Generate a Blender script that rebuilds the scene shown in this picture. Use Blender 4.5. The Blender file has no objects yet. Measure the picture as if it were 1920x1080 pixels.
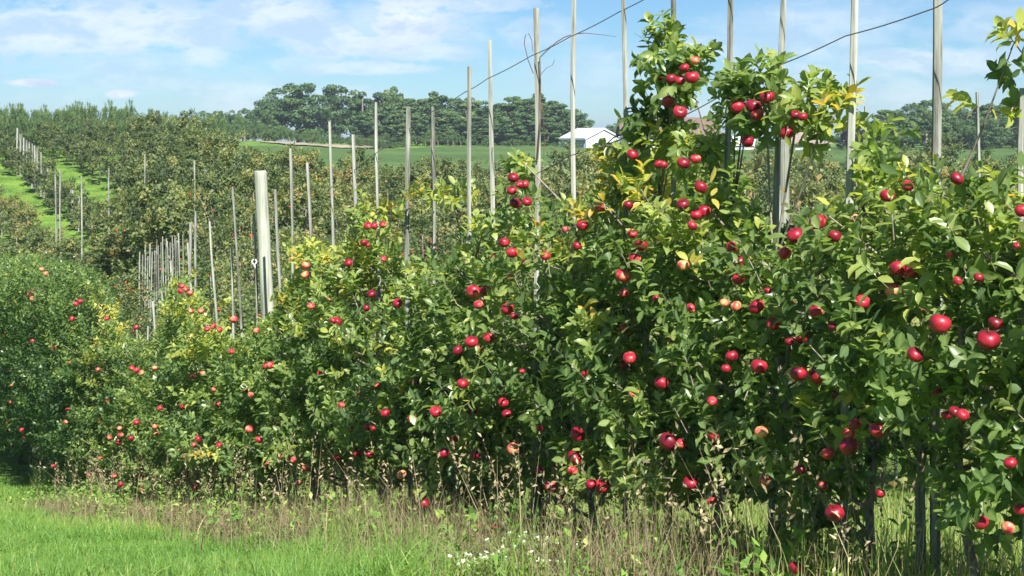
import bpy, math, random
import numpy as np
from mathutils import Vector
random.seed(7); rng = np.random.default_rng(7)
SC = bpy.context.scene; COL = SC.collection

# ------------------------------------------------------------------ camera, light, exposure
F = 3000.0                      # focal length in photo pixels (1920 wide); eye level lies at photo row 250
cam = bpy.data.cameras.new('camera'); cam.lens = 36*F/1920; cam.sensor_width = 36
cam.shift_y = -290/1920; cam.clip_start = .1; cam.clip_end = 6000
co = bpy.data.objects.new('camera', cam); COL.objects.link(co)
co.location = (0, 0, 0); co.rotation_euler = (math.radians(90), 0, 0); SC.camera = co

SUN_AZ, SUN_EL = math.radians(163), math.radians(44)     # azimuth clockwise from +Y
sund = Vector((math.sin(SUN_AZ)*math.cos(SUN_EL), math.cos(SUN_AZ)*math.cos(SUN_EL), math.sin(SUN_EL)))
sl = bpy.data.lights.new('sun', 'SUN'); sl.energy = 5.0; sl.angle = math.radians(.5); sl.color = (1, .95, .86)
so = bpy.data.objects.new('sun', sl); COL.objects.link(so); so.rotation_euler = sund.to_track_quat('Z', 'Y').to_euler()

SC.view_settings.view_transform = 'Standard'; SC.view_settings.look = 'None'
SC.view_settings.exposure = 1.28; SC.view_settings.gamma = 1
SC.cycles.max_bounces = 6; SC.cycles.diffuse_bounces = 3; SC.cycles.glossy_bounces = 2
SC.cycles.transmission_bounces = 4; SC.cycles.transparent_max_bounces = 4
SC.cycles.sample_clamp_indirect = 4; SC.cycles.caustics_reflective = False; SC.cycles.caustics_refractive = False

def N(nt, t, **kw):
    n = nt.nodes.new(t)
    for k, v in kw.items():
        if k.startswith('_'): n.inputs[k[1:].replace('_', ' ')].default_value = v
        else: setattr(n, k, v)
    return n
def math_(nt, op, a, b=None, clamp=False):
    n = nt.nodes.new('ShaderNodeMath'); n.operation = op; n.use_clamp = clamp
    for i, v in enumerate((a, b)):
        if v is None: continue
        if isinstance(v, (int, float)): n.inputs[i].default_value = v
        else: nt.links.new(v, n.inputs[i])
    return n.outputs[0]
def sstep(nt, v, a, b, lo=0., hi=1.):
    n = nt.nodes.new('ShaderNodeMapRange'); n.interpolation_type = 'SMOOTHSTEP'
    nt.links.new(v, n.inputs[0])
    for i, q in enumerate((a, b, lo, hi)): n.inputs[i+1].default_value = q
    return n.outputs[0]

w = bpy.data.worlds.new('World'); SC.world = w; w.use_nodes = True
nt = w.node_tree; nt.nodes.clear()
sky = N(nt, 'ShaderNodeTexSky', sky_type='NISHITA', sun_disc=False, sun_elevation=SUN_EL, sun_rotation=SUN_AZ)
sky.air_density = .8; sky.dust_density = .05; sky.ozone_density = 3.0
SKYS = .040
tc = N(nt, 'ShaderNodeTexCoord'); sp = N(nt, 'ShaderNodeSeparateXYZ'); nt.links.new(tc.outputs['Generated'], sp.inputs[0])
X, Y, Z = sp.outputs
Ya = math_(nt, 'MAXIMUM', math_(nt, 'ABSOLUTE', Y), .05)
az = math_(nt, 'DIVIDE', X, Ya); el = math_(nt, 'DIVIDE', Z, Ya)
mp = N(nt, 'ShaderNodeMapping', _Scale=(7, 7, 26)); nt.links.new(tc.outputs['Generated'], mp.inputs[0])
n1 = N(nt, 'ShaderNodeTexNoise', _Scale=1.0, _Detail=7.0, _Roughness=.55); nt.links.new(mp.outputs[0], n1.inputs['Vector'])
mp2 = N(nt, 'ShaderNodeMapping', _Scale=(28, 28, 64)); nt.links.new(tc.outputs['Generated'], mp2.inputs[0])
n2 = N(nt, 'ShaderNodeTexNoise', _Scale=1.0, _Detail=9.0, _Roughness=.62); nt.links.new(mp2.outputs[0], n2.inputs['Vector'])
cl = math_(nt, 'MULTIPLY', sstep(nt, n1.outputs[0], .46, .66), .45)
def blob(px, py, rx, ry, s, soft=.55):
    soft *= .6; s = min(s*1.12, 1)
    a = math_(nt, 'MULTIPLY', math_(nt, 'SUBTRACT', az, (px-960)/F), F/rx)
    b = math_(nt, 'MULTIPLY', math_(nt, 'SUBTRACT', el, (250-py)/F), F/ry)
    r = math_(nt, 'SQRT', math_(nt, 'ADD', math_(nt, 'MULTIPLY', a, a), math_(nt, 'MULTIPLY', b, b)))
    r = math_(nt, 'ADD', r, math_(nt, 'MULTIPLY', math_(nt, 'SUBTRACT', n2.outputs[0], .5), 3.6))
    r = math_(nt, 'ADD', r, math_(nt, 'MULTIPLY', math_(nt, 'SUBTRACT', n1.outputs[0], .5), 1.6))
    return math_(nt, 'MULTIPLY', sstep(nt, r, 1.0+soft, 1.0-soft), s)
for bl in [(170, 55, 300, 60, .62, .7), (60, 155, 46, 8, .95, .45), (226, 176, 36, 10, .8, .5), (520, 30, 130, 42, .62, .6), (760, 40, 120, 62, .85, .7),
           (640, 70, 130, 40, .6, .6), (380, 105, 55, 30, .5, .7), (890, 5, 90, 22, .6, .6), (800, 95, 90, 22, .5, .6), (560, 120, 90, 20, .3, .6),
           (1560, 40, 170, 34, .42, .7), (1500, 140, 110, 30, .42, .7), (1750, 115, 200, 26, .55, .6), (1350, 90, 120, 24, .4, .6), (1000, 60, 80, 26, .35, .6), (690, 128, 120, 14, .5, .5), (1860, 40, 90, 40, .35, .7), (1130, 140, 150, 36, .25, .7),
           (250, 120, 220, 40, .25, .7)]:
    cl = math_(nt, 'MAXIMUM', cl, blob(*bl))
sk = N(nt, 'ShaderNodeVectorMath', operation='SCALE'); nt.links.new(sky.outputs[0], sk.inputs[0]); sk.inputs['Scale'].default_value = SKYS
tint = N(nt, 'ShaderNodeMix', data_type='RGBA', blend_type='MULTIPLY'); tint.inputs['Factor'].default_value = 1
nt.links.new(sk.outputs[0], tint.inputs['A']); tint.inputs['B'].default_value = (.68, .93, 1.12, 1)
mx = N(nt, 'ShaderNodeMix', data_type='RGBA'); nt.links.new(cl, mx.inputs['Factor'])
nt.links.new(tint.outputs['Result'], mx.inputs['A']); cc = N(nt, 'ShaderNodeMix', data_type='RGBA'); nt.links.new(sstep(nt, n2.outputs[0], .40, .62), cc.inputs['Factor'])
cc.inputs['A'].default_value = (.27, .335, .42, 1); cc.inputs['B'].default_value = (.42, .445, .48, 1); nt.links.new(cc.outputs['Result'], mx.inputs['B'])
bg = N(nt, 'ShaderNodeBackground'); nt.links.new(mx.outputs['Result'], bg.inputs[0]); bg.inputs[1].default_value = 1.0
ow = N(nt, 'ShaderNodeOutputWorld'); nt.links.new(bg.outputs[0], ow.inputs[0])

# ------------------------------------------------------------------ terrain
def P(px, py, y): return np.array(((px-960)/F*y, y, (250-py)/F*y))
ROWC, ROWS, PITCH = 4.5, -.48, 4.1          # row k: x = ROWC + PITCH*k + ROWS*y
def row_y(px, k=0): return F*(ROWC+PITCH*k)/((px-960)-ROWS*F)
YP = [-400, 0, 6, 12, 18, 21, 26, 30, 45, 60, 70, 80, 90, 98, 110, 125, 150, 200, 320, 600, 2500]
ZL = [-1.5, -1.5, -1.77, -3.02, -4.27, -4.88, -5.4, -5.6, -5.9, -6.0, -5.7, -4.9, -3.5, -2.3, -1.4, -.8, -.8, -2.5, -4, -6, -25]
YM = [-400, 0, 6, 12, 18, 21, 26, 34, 44, 55, 70, 90, 120, 160, 190, 210, 320, 600, 2500]
ZM = [-1.5, -1.5, -1.77, -3.02, -4.27, -4.88, -5.4, -5.5, -4.9, -3.9, -2.9, -2.5, -2.2, -1.8, -1.05, -1.0, -2, -6, -25]
YR = [-400, 0, 6, 12, 18, 21, 25, 30, 40, 60, 80, 110, 160, 230, 300, 600, 2500]
ZR = [-1.5, -1.5, -1.77, -3.02, -4.27, -4.88, -5.4, -5.6, -5.25, -4.8, -4.2, -3.2, -2.7, -1.8, -1.5, -6, -25]
def ss(t): t = np.clip(t, 0, 1); return t*t*(3-2*t)
_fy = np.concatenate([np.linspace(-400, -1, 30), np.linspace(0, 320, 1281), np.linspace(321, 2500, 200)])
def _smooth(Yk, Zk):
    z = np.interp(_fy, Yk, Zk)
    for i in range(2):
        zz = z.copy(); n = len(z)
        k = 5
        pad = np.pad(z, k, mode='edge'); zz = sum(pad[j:j+n] for j in range(2*k+1))/(2*k+1)
        m = (_fy > 19); z = np.where(m, zz, z)
    return z
_zl, _zm, _zr = _smooth(YP, ZL), _smooth(YM, ZM), _smooth(YR, ZR)
def gz(x, y):
    x = np.asarray(x, float); y = np.asarray(y, float)
    u = x/np.maximum(y, 8)*F+960
    a = ss((u-440)/(780-440)); b = ss((u-165)/(330-165))
    z = (np.interp(y, _fy, _zl)*(1-b)+np.interp(y, _fy, _zm)*b)*(1-a)+np.interp(y, _fy, _zr)*a
    return z + .03*np.sin(x*1.7+y*.6)*np.sin(y*1.1-x*.4)*ss((y-4)/4)

# ------------------------------------------------------------------ mesh helpers
def mesh_np(name, V, faces_list, mats, attrs=None, smooth=True, midx=None):
    """V (n,3); faces_list: list of (m,k) int arrays; attrs: {name: (domain, array)}"""
    me = bpy.data.meshes.new(name)
    me.vertices.add(len(V)); me.vertices.foreach_set('co', np.asarray(V, np.float32).ravel())
    loops = np.concatenate([f.ravel() for f in faces_list]).astype(np.int32)
    tot = np.concatenate([np.full(len(f), f.shape[1], np.int32) for f in faces_list])
    st = np.concatenate([[0], np.cumsum(tot)[:-1]]).astype(np.int32)
    me.loops.add(len(loops)); me.loops.foreach_set('vertex_index', loops)
    me.polygons.add(len(tot)); me.polygons.foreach_set('loop_start', st); me.polygons.foreach_set('loop_total', tot)
    if midx is not None: me.polygons.foreach_set('material_index', midx.astype(np.int32))
    me.update(calc_edges=True)
    me.polygons.foreach_set('use_smooth', np.full(len(tot), smooth))
    for k, (dom, a) in (attrs or {}).items():
        at = me.attributes.new(k, 'FLOAT', dom); at.data.foreach_set('value', np.asarray(a, np.float32))
    for m in (mats if isinstance(mats, (list, tuple)) else [mats]): me.materials.append(m)
    return me
class MB:
    """collects vertices and faces for one mesh object"""
    def __init__(s): s.v = []; s.f = []; s.n = 0; s.m = []
    def add(s, V, Fs, mi=0):
        V = np.asarray(V, float)
        for f in Fs: s.f.append(tuple(int(i)+s.n for i in f)); s.m.append(mi)
        s.v.append(V); s.n += len(V)
    def tube(s, pts, rad, sides=8, mi=0, cap=True, jit=0):
        pts = np.asarray(pts, float); n = len(pts)
        rad = np.broadcast_to(np.asarray(rad, float), (n,))
        t = np.gradient(pts, axis=0); t /= np.linalg.norm(t, axis=1)[:, None]+1e-9
        a = np.array((1., 0, 0)) if abs(t[0][0]) < .8 else np.array((0, 1., 0))
        rings = []
        for i in range(n):
            e1 = np.cross(t[i], a); e1 /= np.linalg.norm(e1); e2 = np.cross(t[i], e1)
            an = np.arange(sides)*2*math.pi/sides
            r = rad[i]*(1+jit*(rng.random(sides)-.5)) if jit else rad[i]
            rings.append(pts[i]+(np.cos(an)*r)[:, None]*e1+(np.sin(an)*r)[:, None]*e2)
        V = np.concatenate(rings); Fs = []
        for i in range(n-1):
            for j in range(sides):
                k = (j+1) % sides
                Fs.append((i*sides+j, i*sides+k, (i+1)*sides+k, (i+1)*sides+j))
        if cap: Fs.append(tuple(range(sides-1, -1, -1))); Fs.append(tuple((n-1)*sides+j for j in range(sides)))
        s.add(V, Fs, mi)
    def box(s, lo, hi, mi=0):
        (a, b, c), (d, e, f) = lo, hi
        s.add([(a, b, c), (d, b, c), (d, e, c), (a, e, c), (a, b, f), (d, b, f), (d, e, f), (a, e, f)],
              [(0, 3, 2, 1), (4, 5, 6, 7), (0, 1, 5, 4), (1, 2, 6, 5), (2, 3, 7, 6), (3, 0, 4, 7)], mi)
    def mesh(s, name, mats, smooth=False):
        me = bpy.data.meshes.new(name)
        me.from_pydata([tuple(p) for p in np.concatenate(s.v)], [], s.f)
        for m in (mats if isinstance(mats, (list, tuple)) else [mats]): me.materials.append(m)
        me.polygons.foreach_set('material_index', np.array(s.m, np.int32))
        me.polygons.foreach_set('use_smooth', np.full(len(s.f), smooth)); me.update()
        return me
    def obj(s, name, mats, parent=None, loc=(0, 0, 0), smooth=False):
        return link(name, s.mesh(name, mats, smooth), parent, loc)
def link(name, me, parent=None, loc=(0, 0, 0)):
    o = bpy.data.objects.new(name, me); COL.objects.link(o); o.location = loc
    if parent: o.parent = parent
    return o
def tag(o, label=None, cat=None, group=None, kind=None):
    if label: o['label'] = label
    if cat: o['category'] = cat
    if group: o['group'] = group
    if kind: o['kind'] = kind
    return o
def empty(name, loc):
    o = bpy.data.objects.new(name, None); COL.objects.link(o); o.location = loc; o.empty_display_size = .2; return o

# ------------------------------------------------------------------ materials
def mat(name, rough=.8, spec=.3):
    m = bpy.data.materials.new(name); m.use_nodes = True
    nt = m.node_tree; b = nt.nodes['Principled BSDF']
    b.inputs['Roughness'].default_value = rough; b.inputs['Specular IOR Level'].default_value = spec
    return m, nt, b
def ramp(nt, src, stops, dst=None, interp='LINEAR'):
    r = nt.nodes.new('ShaderNodeValToRGB'); r.color_ramp.interpolation = interp
    els = r.color_ramp.elements
    while len(els) < len(stops): els.new(.5)
    for e, (p, c) in zip(els, stops): e.position = p; e.color = (*c, 1)
    nt.links.new(src, r.inputs[0])
    if dst is not None: nt.links.new(r.outputs[0], dst)
    return r.outputs[0]
def noise(nt, scale, detail=4, coord='Object', sc=(1, 1, 1), rough=.55):
    tc = nt.nodes.new('ShaderNodeTexCoord'); mp = nt.nodes.new('ShaderNodeMapping'); mp.inputs['Scale'].default_value = sc
    n = nt.nodes.new('ShaderNodeTexNoise'); n.inputs['Scale'].default_value = scale; n.inputs['Detail'].default_value = detail; n.inputs['Roughness'].default_value = rough
    nt.links.new(tc.outputs[coord], mp.inputs[0]); nt.links.new(mp.outputs[0], n.inputs['Vector']); return n.outputs[0]
def bump(nt, b, h, s=.3, d=.01):
    n = nt.nodes.new('ShaderNodeBump'); n.inputs['Strength'].default_value = s; n.inputs['Distance'].default_value = d
    nt.links.new(h, n.inputs['Height']); nt.links.new(n.outputs[0], b.inputs['Normal'])
def leaf_mat(name, stops, back, trans, tfac=.38, rough=.42, spec=.5, var=.14):
    m, nt, b = mat(name, rough, spec)
    at = N(nt, 'ShaderNodeAttribute', attribute_name='rnd')
    oi = N(nt, 'ShaderNodeObjectInfo')
    v = math_(nt, 'ADD', at.outputs['Fac'], math_(nt, 'MULTIPLY', math_(nt, 'SUBTRACT', oi.outputs['Random'], .5), var), True)
    c = ramp(nt, v, stops)
    rb = N(nt, 'ShaderNodeAttribute', attribute_name='rib')
    mr = N(nt, 'ShaderNodeMix', data_type='RGBA'); nt.links.new(math_(nt, 'MULTIPLY', math_(nt, 'POWER', rb.outputs['Fac'], 3.), .35), mr.inputs['Factor'])
    nt.links.new(c, mr.inputs['A']); mr.inputs['B'].default_value = (.30, .38, .14, 1)
    g = N(nt, 'ShaderNodeNewGeometry')
    mb = N(nt, 'ShaderNodeMix', data_type='RGBA'); nt.links.new(math_(nt, 'MULTIPLY', g.outputs['Backfacing'], .65), mb.inputs['Factor'])
    nt.links.new(mr.outputs['Result'], mb.inputs['A']); mb.inputs['B'].default_value = (*back, 1)
    nt.links.new(mb.outputs['Result'], b.inputs['Base Color'])
    tr = N(nt, 'ShaderNodeBsdfTranslucent')
    tm = N(nt, 'ShaderNodeMix', data_type='RGBA', blend_type='MULTIPLY'); tm.inputs['Factor'].default_value = 1
    nt.links.new(mr.outputs['Result'], tm.inputs['A']); tm.inputs['B'].default_value = (*trans, 1)
    nt.links.new(tm.outputs['Result'], tr.inputs[0])
    ms = N(nt, 'ShaderNodeMixShader'); ms.inputs[0].default_value = tfac
    nt.links.new(b.outputs[0], ms.inputs[1]); nt.links.new(tr.outputs[0], ms.inputs[2])
    nt.links.new(ms.outputs[0], nt.nodes['Material Output'].inputs[0])
    return m
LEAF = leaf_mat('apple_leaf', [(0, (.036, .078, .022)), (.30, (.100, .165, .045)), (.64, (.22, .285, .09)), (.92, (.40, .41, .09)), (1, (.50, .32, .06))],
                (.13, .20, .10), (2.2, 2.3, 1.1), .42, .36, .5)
LEAF_FAR = leaf_mat('orchard_leaf', [(0, (.040, .068, .026)), (.42, (.115, .155, .055)), (.8, (.24, .25, .085)), (1, (.27, .19, .08))],
                    (.10, .15, .075), (2.2, 2.2, 1.0), .30, .5, .35, .42)
LEAF_WOOD = leaf_mat('forest_leaf', [(0, (.026, .064, .026)), (.45, (.062, .122, .044)), (1, (.13, .195, .065))], (.05, .09, .045), (1.8, 1.9, 1.0), .25, .6, .25, .4)
LEAF_PALE = leaf_mat('scrub_leaf', [(0, (.05, .10, .035)), (.5, (.085, .155, .05)), (1, (.15, .21, .07))], (.1, .15, .07), (1.8, 1.9, 1.0), .25, .6, .25)
LEAF_PURPLE = leaf_mat('purple_leaf', [(0, (.022, .018, .022)), (1, (.06, .045, .05))], (.05, .04, .045), (1.5, 1.2, 1.2), .2, .6, .25)
GRASS = leaf_mat('grass_blade', [(0, (.075, .16, .035)), (.4, (.14, .26, .05)), (.72, (.25, .36, .08)), (1, (.50, .45, .22))], (.10, .21, .05), (2.0, 2.0, 1.0), .35, .5, .3)
STRAW = leaf_mat('dry_stalk', [(0, (.09, .072, .045)), (.5, (.28, .23, .14)), (.85, (.50, .43, .26)), (1, (.13, .21, .06))], (.16, .125, .08), (1.4, 1.3, 1.0), .25, .7, .2)

def wood_mat(name, dark, mid, light, sc=(28, 28, 1.6), bmp=.5):
    m, nt, b = mat(name, .85, .15)
    oi = N(nt, 'ShaderNodeObjectInfo')
    tc = N(nt, 'ShaderNodeTexCoord'); mp = N(nt, 'ShaderNodeMapping', _Scale=sc); nt.links.new(tc.outputs['Object'], mp.inputs[0])
    cb = N(nt, 'ShaderNodeVectorMath', operation='ADD'); nt.links.new(mp.outputs[0], cb.inputs[0])
    sc_ = N(nt, 'ShaderNodeVectorMath', operation='SCALE'); sc_.inputs[0].default_value = (31, 17, 9); nt.links.new(oi.outputs['Random'], sc_.inputs['Scale'])
    nt.links.new(sc_.outputs[0], cb.inputs[1])
    n = N(nt, 'ShaderNodeTexNoise', _Scale=1.0, _Detail=8.0, _Roughness=.7); nt.links.new(cb.outputs[0], n.inputs['Vector'])
    big = noise(nt, 2.2, 3)
    v = math_(nt, 'ADD', math_(nt, 'MULTIPLY', n.outputs[0], .75), math_(nt, 'MULTIPLY', big, .25))
    v = math_(nt, 'ADD', v, math_(nt, 'MULTIPLY', math_(nt, 'SUBTRACT', oi.outputs['Random'], .5), .10))
    ramp(nt, v, [(.36, dark), (.47, mid), (.62, light)], b.inputs['Base Color'])
    bump(nt, b, n.outputs[0], bmp, .004); return m
STAKE = wood_mat('weathered_stake', (.06, .06, .05), (.20, .205, .182), (.37, .38, .345))
POST = wood_mat('treated_post', (.10, .105, .085), (.235, .25, .21), (.38, .40, .345), (34, 34, 1.1))
BARK = wood_mat('apple_bark', (.06, .05, .04), (.16, .14, .115), (.30, .27, .23), (30, 30, 12))
TWIG, _n, _b = mat('twig', .8, .2); _b.inputs['Base Color'].default_value = (.10, .065, .045, 1)
WIRE, _n, _b = mat('wire_steel', .5, .5); _b.inputs['Base Color'].default_value = (.13, .13, .14, 1); _b.inputs['Metallic'].default_value = .5

def apple_mat():
    m, nt, b = mat('apple_skin', .44, .42)
    oi = N(nt, 'ShaderNodeObjectInfo')
    tc = N(nt, 'ShaderNodeTexCoord')
    off = N(nt, 'ShaderNodeVectorMath', operation='SCALE'); off.inputs[0].default_value = (7, 5, 3); nt.links.new(oi.outputs['Random'], off.inputs['Scale'])
    ad = N(nt, 'ShaderNodeVectorMath', operation='ADD'); nt.links.new(tc.outputs['Object'], ad.inputs[0]); nt.links.new(off.outputs[0], ad.inputs[1])
    mp = N(nt, 'ShaderNodeMapping', _Scale=(5, 5, .7)); nt.links.new(ad.outputs[0], mp.inputs[0])
    n = N(nt, 'ShaderNodeTexNoise', _Scale=2.4, _Detail=5.0, _Roughness=.6); nt.links.new(mp.outputs[0], n.inputs['Vector'])
    n2 = N(nt, 'ShaderNodeTexNoise', _Scale=.75, _Detail=1.0); nt.links.new(ad.outputs[0], n2.inputs['Vector'])
    v = math_(nt, 'ADD', math_(nt, 'MULTIPLY', n.outputs[0], .4), math_(nt, 'MULTIPLY', n2.outputs[0], .6))
    blush = N(nt, 'ShaderNodeAttribute', attribute_name='blush', attribute_type='OBJECT')
    v = math_(nt, 'ADD', v, blush.outputs['Fac'])
    ramp(nt, v, [(.28, (.11, .004, .014)), (.46, (.27, .007, .024)), (.58, (.38, .025, .038)), (.66, (.62, .20, .11)), (.78, (.60, .38, .14)), (.95, (.45, .46, .13))], b.inputs['Base Color'])
    b.inputs['Coat Weight'].default_value = .12; b.inputs['Coat Roughness'].default_value = .2
    return m
APPLE = apple_mat()
FRUIT, _n, _b = mat('small_fruit', .6, .2); _b.inputs['Base Color'].default_value = (.36, .055, .035, 1)

# ------------------------------------------------------------------ ground
def ground_material(name, stops, scale=.6, fine=9):
    m, nt, b = mat(name, .95, .1)
    a = noise(nt, scale, 5); f = noise(nt, fine, 6)
    v = math_(nt, 'ADD', math_(nt, 'MULTIPLY', a, .5), math_(nt, 'MULTIPLY', f, .5))
    ramp(nt, v, stops, b.inputs['Base Color']); bump(nt, b, f, .6, .05); return m
TURF = ground_material('orchard_turf', [(.36, (.035, .07, .018)), (.5, (.10, .19, .03)), (.62, (.17, .27, .05))])
FIELD = ground_material('crop_leafage', [(.36, (.045, .085, .024)), (.5, (.065, .12, .034)), (.64, (.105, .155, .05))], .05, 1.2)
SAND = ground_material('pale_sand', [(.4, (.24, .21, .15)), (.6, (.35, .31, .23))], .3, 3)
DRYM = ground_material('dry_meadow', [(.38, (.10, .15, .05)), (.5, (.17, .20, .075)), (.6, (.25, .25, .11))], .25, 2)

# one polar sheet from the camera to the horizon
ang = np.concatenate([np.linspace(-math.pi, -.75, 40)[:-1], np.linspace(-.75, .75, 241), np.linspace(.75, math.pi, 40)[1:]])
rad = np.concatenate([[0.01], np.linspace(1, 30, 90), np.geomspace(30.6, 320, 120), np.geomspace(340, 2500, 24)])
A, R = np.meshgrid(ang, rad); gx, gy = R*np.sin(A), R*np.cos(A)
V = np.stack([gx.ravel(), gy.ravel(), gz(gx, gy).ravel()], 1)
na, nr = len(ang), len(rad)
i, j = np.meshgrid(np.arange(nr-1), np.arange(na-1), indexing='ij'); q = (i*na+j).ravel()
me = mesh_np('ground', V, [np.stack([q, q+1, q+na+1, q+na], 1)], TURF)
tag(link('ground', me), 'grassy orchard ground falling to a dip and rising as a hill', 'ground', kind='structure')

def strip(name, m, edge_a, edge_b, ny, lift, label, n=60, depth_fn=None):
    """sheet laid on the terrain between two depth curves given over photo columns (px, depth)"""
    pa = np.linspace(edge_a[0][0], edge_a[-1][0], n)
    ya = np.interp(pa, *zip(*edge_a)); yb = np.interp(pa, *zip(*edge_b))
    t = np.linspace(0, 1, ny)[:, None]; yy = ya*(1-t)+yb*t; xx = (pa-960)/F*yy
    V = np.stack([xx.ravel(), yy.ravel(), (gz(xx, yy)+lift).ravel()], 1)
    i, j = np.meshgrid(np.arange(ny-1), np.arange(n-1), indexing='ij'); q = (i*n+j).ravel()
    o = link(name, mesh_np(name, V, [np.stack([q, q+1, q+n+1, q+n], 1)], m))
    return tag(o, label, name.replace('_', ' '), kind='structure')
strip('field', FIELD, [(380, 105), (900, 92), (1250, 90), (1950, 90)], [(380, 170), (640, 190), (900, 232), (1250, 225), (1950, 225)], 90, .05,
      'smooth green crop field in front of the wood', 100)
strip('meadow', DRYM, [(1010, 122), (1060, 118), (1120, 122), (1200, 130)], [(1010, 124), (1060, 172), (1120, 188), (1200, 168)], 30, .11, 'pale dry weedy patch in front of the white barn', 40)

# ------------------------------------------------------------------ leaves
LT = np.array([(0, 0, 0), (-.17, .20, .045), (0, .22, -.005), (.17, .20, .045), (-.255, .50, .035), (0, .52, -.03), (.255, .50, .035), (-.175, .80, -.01), (0, .82, -.08), (.175, .80, -.01), (0, 1, -.15)])
LF3 = np.array([(0, 2, 1), (0, 3, 2), (7, 8, 10), (8, 9, 10)]); LF4 = np.array([(1, 2, 5, 4), (2, 3, 6, 5), (4, 5, 8, 7), (5, 6, 9, 8)])
LRIB = np.array([1, 0, 1, 0, 0, 1, 0, 0, 1, 0, .5])
ST = np.array([(0, 0, 0), (-.26, .48, .03), (.26, .48, .03), (0, 1, -.12)]); SF = np.array([(0, 2, 1), (1, 2, 3)]); SRIB = np.zeros(4)
def unit(a): return a/(np.linalg.norm(a, axis=1)[:, None]+1e-9)
def leaves_mesh(name, Pn, D, U, L, rnd, m, lod=0, origin=(0, 0, 0), wid=None):
    """Pn leaf bases, D leaf axes, U face normals, L lengths, rnd tint 0..1"""
    n = len(Pn); D = unit(D); Xa = unit(np.cross(D, U)); Zn = np.cross(Xa, D)
    T, F3, F4, RB = (LT, LF3, LF4, LRIB) if lod == 0 else (ST, SF, None, SRIB)
    k = len(T); Wd = np.ones(n) if wid is None else wid
    curl = np.clip(1.4+rng.normal(0, 1.1, n), -.7, 3.0)
    V = Pn[:, None, :]-np.asarray(origin)+L[:, None, None]*(T[None, :, 0:1]*(Wd[:, None, None])*Xa[:, None]+T[None, :, 1:2]*D[:, None]+T[None, :, 2:3]*curl[:, None, None]*Zn[:, None])
    off = (np.arange(n)*k)[:, None, None]; Fl = [(F3[None]+off).reshape(-1, 3)]; rr = [np.repeat(rnd, len(F3))]
    if F4 is not None: Fl.append((F4[None]+off).reshape(-1, 4)); rr.append(np.repeat(rnd, len(F4)))
    return mesh_np(name, V.reshape(-1, 3), Fl, m, {'rnd': ('FACE', np.concatenate(rr)), 'rib': ('POINT', np.tile(RB, n))}, smooth=(lod == 0))
def shoots(B, S, Ls, m, size, tint, spread=.8):
    """m leaves spiralled along every shoot. Returns leaf arrays."""
    n = len(B); S = unit(S); a = unit(np.cross(S, rng.normal(size=(n, 3)))); b = np.cross(S, a)
    t = (np.arange(m)+.5)/m; ph = rng.random(n)[:, None]*6.28+np.arange(m)[None]*2.4+rng.normal(0, .35, (n, m))
    Rd = np.cos(ph)[..., None]*a[:, None]+np.sin(ph)[..., None]*b[:, None]
    Pn = B[:, None]+S[:, None]*(Ls[:, None]*t[None])[..., None]
    lean = (.35+.55*t)[None, :, None]
    D = S[:, None]*lean+Rd*spread+rng.normal(0, .22, (n, m, 3)); D[..., 2] -= .10
    U = S[:, None]*1.0-Rd*.35+np.array((0, 0, .5))+rng.normal(0, .25, (n, m, 3))
    L = size*(.62+.5*rng.random((n, m)))*(1-.35*np.abs(t-.45)[None])
    T = np.clip(tint[:, None]+rng.normal(0, .12, (n, m)), 0, 1)
    return [x.reshape(-1, 3) for x in (Pn, D, U)]+[L.ravel(), T.ravel()]

# ------------------------------------------------------------------ the near row: stakes, wires
def rowpt(y, k=0): x = ROWC+PITCH*k+ROWS*y; return np.array((x, y, float(gz(x, y))))
RD = np.array((ROWS, 1, 0))/math.hypot(ROWS, 1); RN = np.array((-1, ROWS, 0))/math.hypot(ROWS, 1)   # along the row; towards the camera side
def stake_mesh(L, r0, r1, lean, bend=.012, sides=7, knots=False, flat=.3):
    mb = MB(); n = 12; t = np.linspace(0, 1, n)
    ph = rng.random(2)*6
    pts = np.stack([lean[0]*t+bend*np.sin(t*7+ph[0])*t, lean[1]*t+bend*np.sin(t*5+ph[1])*t, -.15+(L+.15)*t], 1)
    r = r0+(r1-r0)*t
    if knots: r = r*(1+.22*(np.arange(n) % 3 == 1))
    mb.tube(pts, r*(1+.05*(rng.random(n)-.5)), sides, jit=.16)
    return mb.mesh('stake', STAKE, smooth=False)
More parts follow.
